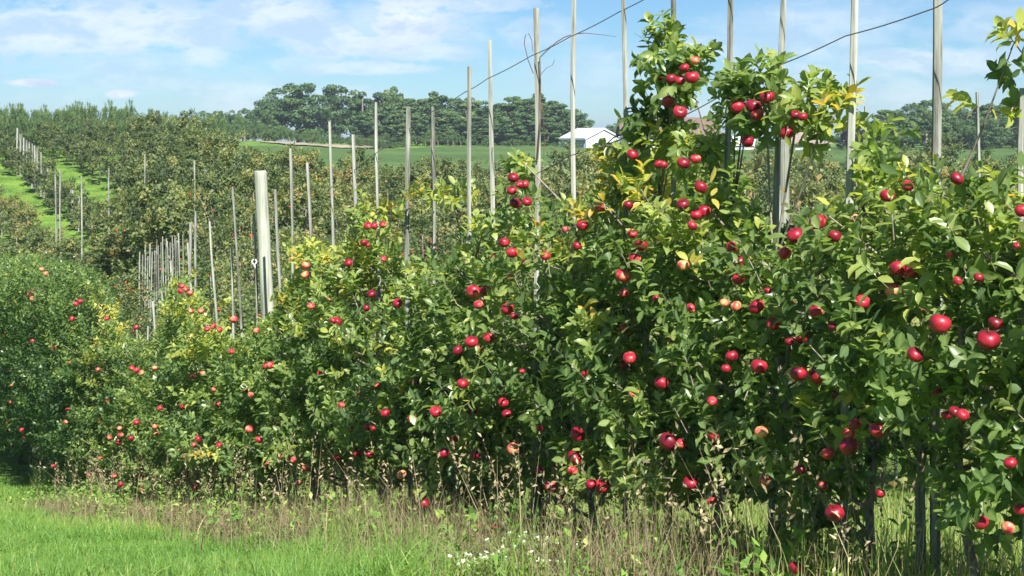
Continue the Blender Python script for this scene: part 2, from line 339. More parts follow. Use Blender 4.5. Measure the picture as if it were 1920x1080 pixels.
# (px at top, py at top, px low, py low, width px, extras)
ORD = ['', 'first', 'second', 'third', 'fourth', 'fifth', 'sixth', 'seventh', 'eighth', 'ninth', 'tenth', 'eleventh', 'twelfth', 'thirteenth', 'fourteenth', 'fifteenth', 'sixteenth',
       'seventeenth', 'eighteenth', 'nineteenth', 'twentieth']
STK = [
 (1918, 165, 1920, 330, 12, 'pale stake cropped by the right edge of the photo, behind the leafy upright shoot'),
 (1753, -60, 1754, 440, 18, 'broadest grey stake, with the wire stapled high on it near the right edge'),
 (1599, -60, 1585, 480, 15, 'grey stake first to the left of the broadest one, crossed by the wire'),
 (1466, -60, 1450, 420, 12, 'grey stake standing right in front of the thicker round post at the red apple cluster'),
 (1369, -60, 1352, 500, 12, 'grey stake beside the dark trunk left of the high red apple cluster'),
 (1263, -60, 1258, 300, 11, 'grey stake half hidden by the tallest fruiting leader'),
 (1170, -60, 1172, 300, 10, 'tall grey stake by the roofed house, upper wire tied near its visible top'),
 (1078, -60, 1076, 375, 10, 'tall grey stake in front of the white barn'),
 (1009, 15, 1003, 500, 12, 'crooked grey stake with a dead looped shoot tied beside its top'),
 (922, 75, 924, 400, 9, 'straight grey stake ending in the sky just left of the crooked one'),
 (877, 125, 886, 405, 9, 'leaning pale stake where the upper wire begins to show'),
 (813, 200, 811, 520, 7, 'lichen-mottled greenish stake topped by a bit of dead shoot'),
 (763, 200, 768, 600, 9, 'straight pale whitish stake reaching low into the leaves left of the mottled one'),
 (708, 192, 713, 590, 6, 'thin knobbly cane stake between two thicker stakes, against the far wood'),
 (664, 252, 667, 400, 8, 'short-topped pale stake at the end of the sandy strip'),
 (621, 228, 625, 400, 6, 'thin pale stake rising across the sandy strip'),
 (577, 305, 588, 460, 7, 'pale stake with its top just under the sandy strip, leaning left'),
 (545, 278, 551, 510, 6, 'thin cane stake third to the right of the thick round post'),
 (518, 355, 536, 610, 6, 'dull grey stake nearest to the thick round post on its right'),
 (477, 400, 484, 600, 5, 'slim stake touching the left side of the thick round post'),
 (437, 350, 461, 640, 4.5, 'long slender stake leaning left, nearest but one left of the thick round post'),
 (432, 465, 443, 640, 5, 'shorter stake between the two long slender leaning stakes'),
 (395, 415, 419, 600, 4.5, 'slender leaning stake second left of the long one, above the orange apples'),
 (395, 518, 406, 600, 5, 'stubby stake under the slender leaning one'),
 (350, 455, 367, 535, 4.5, 'slender leaning stake right above the orange-red apple cluster'),
 (320, 490, 342, 640, 4.5, 'slender leaning stake just left of the orange-red apple cluster'),
 (302, 540, 321, 670, 4.5, 'leaning stake two left of the orange-red apple cluster'),
 (285, 565, 302, 720, 4.5, 'lowest long leaning stake in the row, near the stubby round post'),
 (309, 650, 318, 720, 4.5, 'stubby stake poking from leaves beneath the leaning stakes'),
 (275, 612, 277, 680, 3.5, 'tiny thin brownish stake among the low leaves'),
 (256, 610, 262, 670, 3.5, 'tiny thin stake right beside the stubby round post'),
]
NEAR_STAKE = []
for k, (tx, ty, bx, by, wpx, lab) in enumerate(STK):
    y = row_y(bx)+( .05 if k % 2 else -.05)
    if tx > 300 and tx < 480 and k > 19: y = row_y(bx)+.3
    slope = (bx-tx)/(by-ty)
    if ty == -60: t2 = 250-F*(.72+.205*(8.18-y))/y; t2 = min(t2, -25); tx = tx-slope*(t2-ty)*-1 if False else tx+(tx-bx)/(by-ty)*(ty-t2); ty = t2
    x_low = (bx-960)/F*y; z_low = (250-by)/F*y
    gnd = float(gz(x_low, y)); h = (250-ty)/F*y-gnd
    basex = x_low+slope*0.35*(z_low-gnd)
    topx = (tx-960)/F*y
    o = link('wooden_stake', stake_mesh(h, wpx/F*y*.56, wpx/F*y*.47, (topx-basex, rng.normal(0, .02)), .012, 6 if wpx > 8 else 5, knots='cane' in lab or 'mottled' in lab), loc=(basex, y, gnd))
    tag(o, lab, 'stake', 'wooden stakes of the near trellis row')
    NEAR_STAKE.append((bx, y, basex, topx, gnd, h, o))
# the thick round posts
def round_post(name, tx, ty, bx, by, wpx, y, label, grp='round trellis posts', ring=False):
    gnd0 = float(gz((bx-960)/F*y, y)); h = (250-ty)/F*y-gnd0; r = wpx/F*y/2
    zl = (250-by)/F*y; sl = ((tx-bx)/F*y)/max((250-ty)/F*y-zl, .05)
    bx0 = (bx-960)/F*y-sl*(zl-gnd0)
    mb = MB(); t = np.linspace(0, 1, 9); pts = np.stack([sl*h*t, 0*t, h*t-.1*(1-t)], 1)
    rr = r*(1.07-.1*t)*(1+.02*rng.normal(size=9)); e_ = pts[-1]-pts[-2]; e_ = e_/np.linalg.norm(e_)
    pts = np.concatenate([pts[:-1], [pts[-1]-e_*.05, pts[-1]-e_*.014, pts[-1]]]); rr = np.concatenate([rr[:-1], [rr[-1], rr[-1]*.99, rr[-1]*.90]]); mb.tube(pts, rr, 20)
    root = mb.obj(name, POST, loc=(bx0, y, gnd0), smooth=True)
    root.data.polygons.foreach_set('use_smooth', [len(p.vertices) < 6 for p in root.data.polygons])
    tag(root, label, 'post', grp)
    if ring:
        m2 = MB(); a = np.linspace(0, 2*math.pi, 17); zc = (250-490)/F*y-gnd0; xc = (478-960)/F*y-bx0
        m2.tube(np.stack([xc+.020*np.cos(a), -r*.6+0*a, zc+.020*np.sin(a)], 1), .006, 6)
        m2.tube([(xc, -r*.6, zc-.02), (xc+.008, -r*.6, zc-.06)], .006, 6)
        m2.obj('wire_tensioner', IVORY, root, smooth=True)
    return root
IVORY, _n, _b = mat('ivory_plastic', .5, .4); _b.inputs['Base Color'].default_value = (.7, .7, .66, 1)
round_post('round_post', 488, 320, 501, 560, 24.5, 13.9, 'thick pale round post rising tall above the leaning stakes, white ring tied to its left', ring=True)
round_post('round_post', 1470, 262, 1471, 410, 19, 13.2, 'round post standing behind the stake and red apples near the small beige house')
round_post('round_post', 240, 645, 243, 700, 13, 19.6, 'stubby round post just clearing the leaves at the lower left end of the near row')
round_post('round_post', 855, 868, 856, 930, 10, 10.9, 'short pale post stub lit under the crown at the foot of the near row')
# lit stub in the row under the crown, near right
def low_stake(tx, ty, bx, by, wpx, lab):
    y = row_y(bx); x = (bx-960)/F*y; g = float(gz(x, y)); h = (250-ty)/F*y-g
    o = link('wooden_stake', stake_mesh(h, wpx/F*y*.55, wpx/F*y*.5, ((tx-bx)/F*y, 0), .01), loc=(x, y-.06, g)); tag(o, lab, 'stake', 'wooden stakes of the near trellis row')
low_stake(1722, 820, 1713, 1060, 19, 'thick sunlit grey stake visible only under the crown beside a dark shaded one')
low_stake(1216, 850, 1217, 960, 10, 'thin grey stake visible only below the crown between two trunks')

# wires: top wire through the stakes; photo heights along it
def wire(name, pts, r, label):
    mb = MB(); P3 = []
    for a, b in zip(pts[:-1], pts[1:]):
        for t in np.linspace(0, 1, 7)[:-1]:
            p = np.array(a)*(1-t)+np.array(b)*t; p[2] -= .005*math.sin(math.pi*t); P3.append(p)
    P3.append(np.array(pts[-1])); mb.tube(P3, r, 5)
    return tag(mb.obj(name, WIRE, smooth=True), label, 'wire', 'trellis wires of the near row')
def rp(px, py, dn=.03): y = row_y(px); y = y+RN[1]*dn*0; p = P(px, py, y); return tuple(p+RN*dn)
wire('trellis_wire', [rp(2344, -625), rp(1900, -390), rp(1640, -244), rp(1400, -118), rp(1258, -24), rp(1170, 23), rp(1077, 70), rp(1005, 105), rp(922, 148), rp(880, 173), rp(813, 212), rp(763, 250), rp(708, 290), rp(622, 356)], .0026,
     'upper trellis wire climbing from the far stakes out of the top of the photo')
wire('trellis_wire', [rp(2344, -250), rp(1918, -60), rp(1790, 0), rp(1752, 20), rp(1596, 68), rp(1460, 127), rp(1362, 180), rp(1260, 232), rp(1171, 262), rp(1077, 292), rp(1005, 330)], .0026,
     'lower trellis wire running from the broadest stake down past the high apple clusters')
# wire staples / ties on the stakes
mbd = MB()
def polyl(pts, r0, r1, y=None, mb=None, dn=.05, px0=None):
    y = y or row_y(px0 or pts[0][0]); Q = [P(a, b, y-.04-.01*math.sin(i*2.1)) for i, (a, b) in enumerate(pts)]
    (mb or mbd).tube(Q, np.linspace(r0, r1, len(Q)), 5)
polyl([(1008, 300), (1014, 220), (1013, 150), (1012, 108), (1024, 96), (1042, 80), (1058, 70), (1075, 64), (1095, 62)], .004, .003, px0=1008)
polyl([(1095, 62), (1118, 64), (1135, 66), (1156, 69)], .0022, .0012, px0=1008)
polyl([(1000, 138), (990, 112), (983, 82), (985, 66), (991, 62), (997, 76), (999, 96)], .0026, .0018, px0=1008)
polyl([(1014, 140), (1024, 128), (1036, 122), (1040, 112)], .0018, .0011, px0=1008)
polyl([(1024, 96), (1030, 88), (1034, 84)], .002, .0012, px0=1008)
polyl([(1017, 190), (1020, 240), (1021, 270), (1016, 330), (1012, 352)], .0018, .0012, px0=1008)
tag(mbd.obj('dead_shoot', TWIG), 'bare dead looped shoot twisted round the upper wire beside the crooked stake', 'dead branch')
mbd = MB()
polyl([(1172, 250), (1150, 258), (1135, 272), (1118, 280), (1104, 296)], .004, .002, px0=1172)
polyl([(1180, 244), (1205, 236), (1225, 226)], .003, .002, px0=1172); polyl([(1135, 272), (1160, 264), (1172, 255)], .003, .002, px0=1172)
tag(mbd.obj('dead_shoot', TWIG), 'dark bare shoot hanging on the lower wire in front of the white barn', 'dead branch')

# ------------------------------------------------------------------ the near row: apple trees
TOPX, TOPY = zip(*[(-160, 470), (0, 482), (100, 490), (170, 510), (215, 560), (245, 640), (285, 650), (310, 560), (345, 512), (372, 545), (400, 600), (440, 640), (480, 620), (520, 575), (555, 470), (600, 455), (640, 470),
   (670, 400), (700, 385), (735, 440), (780, 505), (825, 490), (860, 440), (905, 400), (930, 405), (955, 300), (985, 285), (1005, 390), (1050, 385), (1100, 372), (1140, 320), (1180, 315), (1215, 295),
   (1250, 290), (1300, 295), (1340, 295), (1370, 300), (1395, 330), (1440, 425), (1500, 415), (1540, 395), (1575, 345), (1610, 310), (1650, 275), (1700, 282), (1730, 330), (1765, 300), (1810, 310), (1850, 310), (1890, 340), (1930, 320), (2060, 300), (2400, 240)])
BOTX, BOTY = zip(*[(-160, 800), (0, 822), (100, 872), (150, 930), (180, 950), (300, 925), (400, 890), (500, 880), (600, 870), (700, 878), (780, 905), (880, 905), (960, 925), (1060, 950), (1130, 925), (1200, 925), (1290, 955), (1370, 930),
   (1450, 915), (1520, 960), (1560, 935), (1610, 870), (1680, 885), (1730, 900), (1790, 955), (1850, 1005), (1900, 1000), (2000, 1010), (2400, 1060)])
APX = """1235,142,22 1258,148,22 1297,145,29 1303,113,19 1283,127,20 1275,150,24 1253,190,26 1275,210,29 1383,201,29 1412,199,32 1438,181,30 1402,265,26 1475,248,29 1491,215,20 1505,219,20 1420,215,26
962,333,22 983,346,20 960,357,20 966,381,23 988,378,20 975,346,18 1235,308,20 1282,306,27 1304,298,22 1186,290,24 1314,351,27 1280,383,25 1320,396,28 1305,403,24 1298,423,21 1244,309,18
1664,367,30 1702,348,24 1730,382,30 1794,335,28 690,423,17 718,421,14 702,424,14 682,455,15 690,460,10 653,493,17 719,485,13 945,455,22 960,474,24 1022,479,22 925,483,12 958,520,17 983,492,12
1092,423,25 1125,390,20 1178,384,20 1186,438,20 1202,459,28 1190,485,25 1168,517,31 1170,550,20 1082,461,18 1491,441,34 1472,475,26 1533,417,34 1541,412,20 1565,443,26 1602,410,20 1373,465,28 1387,491,26 1384,523,24 1281,497,24
888,547,30 910,545,24 897,571,20 952,578,29 964,593,16 884,641,27 916,633,24 858,657,21 897,654,18 573,497,18 572,515,16 583,574,16 632,603,20 625,601,14 697,551,17 687,578,14 1181,671,28 979,696,12 722,774,19
1358,568,19 1380,574,22 1418,575,32 1296,578,20 1683,503,33 1710,508,30 1675,546,35 1617,566,30 1795,527,20 1763,607,43 1853,637,45 1867,606,30 1716,665,33 1372,668,26 1361,691,20 1423,687,33 1497,701,34 1535,702,40
1240,718,28 1191,740,26 1335,752,20 1083,815,31 1078,858,32 1063,864,24 1012,882,18 1033,912,28 1129,911,31 1108,908,22 962,841,25 890,853,22 850,822,20 832,850,22 753,890,20 795,943,23 901,991,29 929,993,29 950,776,19
1012,803,14 670,850,16 630,858,14 1253,828,38 1277,832,22 1295,906,31 1427,810,27 1338,818,22 1435,902,25 1552,850,26 1591,836,38 1592,812,24 1543,910,20 1565,962,38 1646,806,35 1603,795,24 1335,940,20 1493,1065,30
1805,778,26 1775,778,22 1790,772,24 1894,868,26 1912,955,26 1890,990,27 1840,980,30 1916,395,28 1780,478,15 1906,460,14 1500,880,22 1757,735,22
340,536,12 348,542,12 356,550,12 338,546,11 377,583,13 358,583,11 400,612,13 412,618,12 388,617,12 247,690,12 256,694,12 265,699,12 290,690,11 507,685,16 498,686,13 150,565,11 142,570,11 78,505,10 86,513,10 408,758,13
300,765,12 290,800,12 292,812,11 205,820,11 224,803,11 430,832,12 440,795,12 470,830,12 503,870,13 525,855,13 550,862,13 345,855,12 262,860,12 135,598,11 200,597,10 130,680,10 60,560,10 52,552,10 62,548,10 520,800,13 560,905,13
1650,925,20 1230,560,16 1096,700,14 1060,430,14 1260,640,16 640,760,14 600,700,13 690,800,16 660,805,12 700,803,12 1480,640,18 1600,520,18 1835,520,20 1560,610,16 1440,545,16 470,740,12 380,700,12"""
APX = [tuple(map(float, t.split(','))) for t in APX.split()]
def apple_mesh(seed):
    r = np.random.default_rng(seed); mb = MB(); ns, nr = 14, 11; V = []
    rip = 1+.03*np.cos(5*np.arange(ns)*2*math.pi/ns+r.random()*6)
    for i in range(nr):
        t = math.pi*(.04+.92*i/(nr-1)); rr = math.sin(t)**.86; z = math.cos(t)*.88
        z -= .30*math.exp(-(rr/.30)**2) if z > 0 else -.14*math.exp(-(rr/.25)**2)
        rr *= 1.02 if z > 0 else .96
        a = np.arange(ns)*2*math.pi/ns
        V += [(rr*math.cos(x)*(1+(rip[k]-1)*(1+max(-z, 0)*2)), rr*math.sin(x)*(1+(rip[k]-1)*(1+max(-z, 0)*2)), z) for k, x in enumerate(a)]
    Fs = [(i*ns+j, (i+1)*ns+j, (i+1)*ns+(j+1) % ns, i*ns+(j+1) % ns) for i in range(nr-1) for j in range(ns)]
    Fs += [tuple(range(ns)), tuple(range(nr*ns-1, (nr-1)*ns-1, -1))]
    mb.add(V, Fs, 0); mb.tube([(0, 0, .5), (.05, .02, .85), (.14, .03, 1.15)], .05, 5, 1)
    return mb.mesh('apple', [APPLE, TWIG], smooth=True)
AMESH = [apple_mesh(s) for s in range(4)]

SPRAY = [  # (px, py, rx, ry, shoots, tint): leaders and sprays that stand out of the crown
 (1262, 100, 42, 36, 26, .50), (1285, 120, 36, 28, 16, .5), (1232, 128, 30, 32, 14, .35), (1262, 165, 30, 26, 10, .4), (1228, 222, 36, 24, 20, .12), (1262, 185, 24, 20, 6, .3),
 (1400, 160, 34, 30, 14, .55), (1436, 145, 22, 22, 6, .45), (1400, 232, 40, 32, 20, .28), (1440, 215, 40, 40, 20, .4), (1500, 190, 48, 32, 26, .70), (1545, 218, 42, 22, 14, .74), (1490, 240, 40, 20, 12, .6), (1380, 180, 18, 20, 6, .3),
 (975, 312, 22, 22, 8, .7), (972, 360, 26, 34, 10, .5), (1212, 285, 30, 22, 12, .45), (1310, 285, 44, 20, 16, .65), (1258, 280, 50, 22, 16, .65), (1185, 300, 24, 20, 8, .5), (1160, 325, 34, 24, 16, .8), (700, 400, 36, 20, 12, .75), (850, 365, 26, 14, 10, .85), (790, 372, 20, 12, 6, .85),
 (1900, 84, 22, 16, 4, .8), (1878, 108, 14, 12, 1, .4), (1908, 150, 10, 16, 2, .25), (1840, 200, 18, 12, 2, .7), (1908, 205, 10, 20, 2, .6), (915, 985, 36, 36, 22, .2), (880, 940, 40, 36, 18, .2), (1565, 925, 50, 30, 16, .35),
 (1545, 985, 30, 20, 4, .2), (575, 482, 30, 24, 14, .8), (345, 522, 24, 16, 12, .8), (385, 575, 28, 26, 16, .85), (410, 610, 24, 14, 10, .85), (1480, 1035, 50, 28, 10, .25), (1640, 265, 30, 20, 8, .6)]
TY = []
y = 4.78
while y < 29.5: TY.append(y); y += .53 if y < 10.6 else (.68 if y < 17 else .95)
def px_of(p): return 960+F*p[..., 0]/p[..., 1]
def py_of(p): return 250-F*p[..., 2]/p[..., 1]
ap_by = {k: [] for k in range(len(TY))}; sp_by = {k: [] for k in range(len(TY))}
for a in APX:
    ya = row_y(max(a[0], -60)); ap_by[int(np.argmin(np.abs(np.array(TY)-ya)))].append(a)
for s in SPRAY:
    ya = row_y(s[0]); sp_by[int(np.argmin(np.abs(np.array(TY)-ya)))].append(s)
st_sorted = sorted(NEAR_STAKE, key=lambda s: s[0])
TREE_LAB = ['pushing a few leaves in from beyond the right edge', 'cropped by the right edge, its leafy upright shoot reaching the sky', 'carrying the two largest apples near the right edge',
            'between the two broadest stakes, one apple hanging low beneath it', 'in front of the tapering round post, bearing the high yellow-green spray', 'bearing the high dark red apple cluster just left of the round post',
            'bearing the tallest fruiting leader up against the sky', 'in front of the white barn', 'around the crooked stake, with a tight apple cluster at its top', 'with a pair of apples hanging low in the shade',
            'around the leaning pale stake where the upper wire begins', 'between the mottled greenish stake and the whitish one']
def apple_pos(ax, ay, aw, yt):
    uu = (ax-960)/F; h = math.sin(ax*12.9+ay*7.3)*.5+.5
    ya = row_y(max(ax, -40))-((.62 if ay > 560 else .50 if ay > 420 else .40) if yt < 17 else .72)/(.43+.9*uu)*(1-.25*h)
    if ay < 270: ya = row_y(ax)-.26
    return P(ax, ay, ya), aw/F*ya/2*.97
for k, yt in enumerate(TY):
    base = rowpt(yt); pxb = px_of(base); top = np.interp(pxb, TOPX, TOPY)+(random.uniform(-26, 34) if yt > 20 else 0)
    root = empty('apple_tree', tuple(base))
    dy = (TY[k+1]-yt) if k+1 < len(TY) else .95
    half = dy*1.109/2+.16; H = (250-top)/F*yt-base[2]
    thick = .52 if yt < 18 else (.75 if yt < 20.5 else 1.0)
    # clump centres inside the crown envelope
    ncl = int(64*H*half*(1.0 if yt < 12 else 1.05)*(1.25 if yt > 20 else 1)); C = []
    tries = 0
    while len(C) < ncl and tries < ncl*40:
        tries += 1
        s = random.uniform(-half, half); n = random.triangular(-thick, thick, .1) if yt > 17 else random.uniform(-thick, thick)
        p = base+RD*s+RN*n; px = float(960+F*p[0]/p[1])
        py = random.uniform(np.interp(px, TOPX, TOPY)+10, np.interp(px, BOTX, BOTY)-12+22*math.sin(px*.031+math.sin(px*.011)*2)+(30 if random.random() < .12 else 0))
        z = (250-py)/F*p[1]
        hh = (z-base[2])/max(H, .3)
        if yt > 20.5 and n > thick*(.15+1.0*hh): continue
        if abs(n) > thick*(1.12-.55*max(hh-.2, 0)) and yt < 20.5: continue
        C.append((p[0], p[1], z, n, s, hh))
    C = np.array(C)
    nsh = 8 if yt < 12 else 9
    ci = np.repeat(np.arange(len(C)), nsh); q = C[ci]
    sig = .085 if yt < 20 else .14
    B = q[:, :3]+rng.normal(0, sig, (len(q), 3))*np.array((1, 1, .8))
    S = RN[None]*q[:, 3:4]*1.3+RD[None]*q[:, 4:5]*.6+rng.normal(0, .45, (len(q), 3)); S[:, 2] += .25+.9*q[:, 5]
    # keep the silhouette
    tip = B+unit(S)*.12; ok = py_of(tip) > np.interp(px_of(tip), TOPX, TOPY)-6+rng.normal(0, 7, len(tip))
    ok &= py_of(B) < np.interp(px_of(B), BOTX, BOTY)+30+rng.normal(0, 14, len(tip))
    B, S, q = B[ok], S[ok], q[ok]; cif = ci[ok]
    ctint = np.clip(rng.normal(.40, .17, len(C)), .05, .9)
    ctint = np.clip((ctint-.30)*.7+.06, .0, .30) if yt > 20 else ctint  # left-end trees tinted less yellow and darker, partly shade put into the colour
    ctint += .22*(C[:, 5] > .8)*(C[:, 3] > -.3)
    if 9 < yt < 21: ctint -= 0
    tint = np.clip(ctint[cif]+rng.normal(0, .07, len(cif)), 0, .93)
    Ls = rng.uniform(.06, .17, len(B))*(1.25 if yt > 20 else 1)
    parts = [(B, S, Ls, tint)]
    for (sx, sy, rx, ry, ns, tn) in sp_by[k]:
        yy = row_y(sx)-.12; c = P(sx, sy, yy); e = np.array((rx/F*yy, .10, ry/F*yy))
        g = rng.normal(0, .45, (ns, 3)); Bs = c+g*e; Ss = g*1.0+np.array((0, 0, .35))+rng.normal(0, .35, (ns, 3))
        parts.append((Bs, Ss, rng.uniform(.05, .12, ns), np.clip(rng.normal(tn, .1, ns), 0, .95)))
    B, S, Ls, tint = [np.concatenate([p[i] for p in parts]) for i in range(4)]
    lsz = .080 if yt < 9 else (.077 if yt < 14 else .075)
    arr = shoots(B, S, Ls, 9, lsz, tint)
    mid_ = arr[0]+unit(arr[1])*arr[3][:, None]*.5; okl = np.ones(len(mid_), bool)
    for (ax, ay, aw) in ap_by[k]:
        pa, ra = apple_pos(ax, ay, aw, yt); okl &= np.linalg.norm(mid_-pa, axis=1) > ra*1.25+.028
        los = unit(pa[None])[0]; dv = mid_-pa; al = dv@los; okl &= ~((al < 0) & (al > -.22) & (np.linalg.norm(dv-al[:, None]*los, axis=1) < ra*.8+.018) & (rng.random(len(mid_)) < .8))
    arr = [q_[okl] for q_ in arr]; wl = .80+.35*rng.random(len(arr[0]))
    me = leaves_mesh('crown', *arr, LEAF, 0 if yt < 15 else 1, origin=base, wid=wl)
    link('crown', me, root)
    # trunk with limbs
    mb = MB(); t = np.linspace(0, 1, 9); lean = np.array((random.uniform(-.12, .12), random.uniform(-.05, .05)))
    Htr = H*.92
    tr = np.stack([lean[0]*t+.03*np.sin(t*8+k), lean[1]*t+.03*np.cos(t*6+k), -.06+Htr*t], 1)
    mb.tube(tr, ( .021 if yt<9 else .024)*(1-.7*t)*(1+.5*np.exp(-t*14)), 9, jit=.15)
    for c in C[::2 if yt < 14 else 4]:
        if c[5] < .38 and random.random() < .7: continue
        pc = c[:3]-base; zt = np.clip(pc[2]-.12-.35*math.hypot(pc[0], pc[1]), .25, Htr*.95); a = np.array([np.interp(zt, tr[:, 2], tr[:, m]) for m in range(3)])
        mid = (a+pc)/2+rng.normal(0, .03, 3)-(0, 0, .03); mb.tube([a, mid, pc], [.011, .007, .003], 5, cap=False)
    if yt < 12:
        for bb, s_, l_ in zip(B[::3]-base, unit(S[::3]), Ls[::3]): mb.tube([bb-s_*.05, bb+s_*l_], [.0028, .0015], 3, cap=False)
    for (sx, sy, rx, ry, ns, tn) in sp_by[k]:
        if ns < 6 and not (sx == 1900 or sy > 800): continue
        yy = row_y(sx)-.12; c = P(sx, sy, yy)-base; zt = np.clip(c[2]-.3, .2, Htr*.97); a = np.array([np.interp(zt, tr[:, 2], tr[:, m]) for m in range(3)])
        mb.tube([a, (a*.4+c*.6)+(0, .02, -.04), c], [.0055, .004, .002], 6, cap=False)
    mb.obj('trunk', BARK, root, smooth=True)
    aps = ap_by[k]
    for (ax, ay, aw) in aps:
        p, r = apple_pos(ax, ay, aw, yt); p = p-base
        o = link('apple', random.choice(AMESH), root, tuple(p))
        o.scale = (r, r, r*random.uniform(.9, 1.0)); o.rotation_euler = (random.gauss(0, .35), random.gauss(0, .35), random.uniform(0, 6.28))
        o['blush'] = random.choice((-.14, -.10, -.06, -.02, .0, .04, -.14)) if ax > 600 else random.uniform(.0, .13)
        if (ax, ay) in ((1303, 113), (1281, 497), (1675, 546), (1358, 568), (1380, 574), (958, 520), (962, 841), (1427, 810), (1435, 902), (1191, 740), (1890, 990), (753, 890), (1602, 410)): o['blush'] = .16
    for _ in range(5 if yt < 10 else 10):      # shaded fruit deeper in the crown
        c = C[random.randrange(len(C))]; p = c[:3]-base+RN*.12+rng.normal(0, .06, 3)
        if c[5] > .85 or (yt > 10 and c[3] < 0): continue
        if yt > 10: p = p+RN*.12
        o = link('apple', random.choice(AMESH), root, tuple(p)); r = random.uniform(.024, .034); o.scale = (r, r, r*.93); o.rotation_euler = (random.gauss(0, .4), random.gauss(0, .4), random.uniform(0, 6))
        o['blush'] = random.uniform(-.12, .10) if yt < 11 else random.uniform(-.06, .13)
    if k < len(TREE_LAB): lab = 'near-row apple tree '+TREE_LAB[k]
    else:
        nb = min(st_sorted, key=lambda s: abs(s[0]-pxb)); 
        side = sum(1 for s in TY[:k] if px_of(rowpt(s)) < 501)
        if pxb > 501:
            m = sum(1 for s in TY[k+1:] if px_of(rowpt(s)) > 501)+1
            lab = 'apple tree of the near row, %s to the right of the thick round post' % ORD[m]
        else: lab = 'apple tree of the near row, %s to the left of the thick round post' % ORD[min(side+1, 20)]
    tag(root, lab, 'apple tree', 'apple trees of the near row')

# ------------------------------------------------------------------ orchard rows behind
def bush_proto(seed, H=2.6, wx=1.15, nl=2300, lsize=.105, m=LEAF_FAR, apples=26, lod=1, ragged=.25, cv=.16, clump=.17):
    """mesh of one orchard tree about 2.2 m wide, with its fruit as small red flecks in the crown"""
    r = np.random.default_rng(seed); C = []
    while len(C) < (46 if clump > .15 else 34):
        p = r.uniform(-1, 1, 3); z = .30+.70*(p[2]*.5+.5)
        f = 1.0-.55*max((z-.62)/.38, 0)-.45*max((.42-z)/.12, 0)
        if math.hypot(p[0], p[1]) < f: C.append((p[0]*wx*.85, p[1]*wx*.85, z*H*(1+ragged*.25*r.normal())))
    C = np.array(C); ns = nl//7; ci = r.integers(0, len(C), ns); q = C[ci]
    B = q+r.normal(0, clump, (ns, 3)); S = q*np.array((.9, .9, 0))+r.normal(0, .5, (ns, 3)); S[:, 2] += .35+.35*(q[:, 2] > .7*H)
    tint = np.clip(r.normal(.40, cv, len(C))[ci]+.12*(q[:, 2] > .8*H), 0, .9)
    arr = shoots(B, S, r.uniform(.12, .30, ns), 7, lsize, tint)
    T, F3 = (ST, SF); n = len(arr[0]); D = unit(arr[1]); Xa = unit(np.cross(D, arr[2])); Zn = np.cross(Xa, D); L = arr[3]
    V = arr[0][:, None]+L[:, None, None]*(T[None, :, 0:1]*1.15*Xa[:, None]+T[None, :, 1:2]*D[:, None]+T[None, :, 2:3]*Zn[:, None])
    Vl = V.reshape(-1, 3); Fl = (F3[None]+(np.arange(n)*4)[:, None, None]).reshape(-1, 3); rr = np.repeat(arr[4], 2); mi = np.zeros(len(Fl))
    # fruit: low octahedra-like balls
    if apples:
        oc = np.array([(1, 0, 0), (-1, 0, 0), (0, 1, 0), (0, -1, 0), (0, 0, 1), (0, 0, -1)]); of = np.array([(0, 2, 4), (2, 1, 4), (1, 3, 4), (3, 0, 4), (2, 0, 5), (1, 2, 5), (3, 1, 5), (0, 3, 5)])
        ca = C[r.integers(0, len(C), apples)]; ca = ca*np.array((1.18, 1.18, 1))+r.normal(0, .10, (apples, 3))
        Va = ca[:, None]+oc[None]*.036; b = len(Vl); Fa = (of[None]+(np.arange(apples)*6)[:, None, None]).reshape(-1, 3)+b
        Vl = np.concatenate([Vl, Va.reshape(-1, 3)]); Fl = np.concatenate([Fl, Fa]); rr = np.concatenate([rr, np.zeros(len(Fa))]); mi = np.concatenate([mi, np.ones(len(Fa))])
    mb = MB(); mb.tube([(0, 0, -.15), (.03, .02, .5), (-.02, .03, 1.1), (0, 0, H*.8)], [.05, .045, .035, .012], 6)
    for c in C[::5]: mb.tube([(0, 0, c[2]*.5), c*(.5, .5, .8), c], [.02, .012, .006], 4, cap=False)
    tv = np.concatenate(mb.v); tq = np.array([f for f in mb.f if len(f) == 4])+len(Vl)
    Vl = np.concatenate([Vl, tv]); rr = np.concatenate([rr, np.zeros(len(tq))]); mi = np.concatenate([mi, np.full(len(tq), 2)])
    return mesh_np('apple_tree', Vl, [Fl, tq], [m, FRUIT, BARK], {'rnd': ('FACE', rr)}, smooth=False, midx=mi), (Vl, Fl, tq, rr, mi)
BP = [bush_proto(100+i, H=2.45+.12*i, nl=3400, lsize=.10, apples=20) for i in range(5)]          # nearer rows
BPF = [bush_proto(200+i, H=2.5+.12*i, nl=2600, lsize=.16, apples=6, cv=.24, clump=.11) for i in range(5)]   # farther rows, leaf clumps
spots = []
for k in range(1, 24):
    c = ROWC+PITCH*k; y0, y1 = row_y(2010, k), min(row_y(-110, k) if k < 12 else 200, 128)
    y = y0+random.uniform(0, 1)
    while y < y1:
        px = float(960+F*(c+ROWS*y)/y)
        lim = 126 if px < 300 else 99 if px < 380 else 76 if px < 700 else (88 if px < 1000 else 84)
        if y < lim and px > -120: spots.append((y, k, px))
        y += random.uniform(1.35, 1.75) if y < 40 else random.uniform(1.7, 2.3)
spots.sort()
ROWLAB = {1: 'small-leaved apple tree in the orchard row directly behind the near row', 2: 'apple tree in the second orchard row behind the near row', 3: 'apple tree in the third orchard row behind the near row'}
stuffV = []; nobj = 0
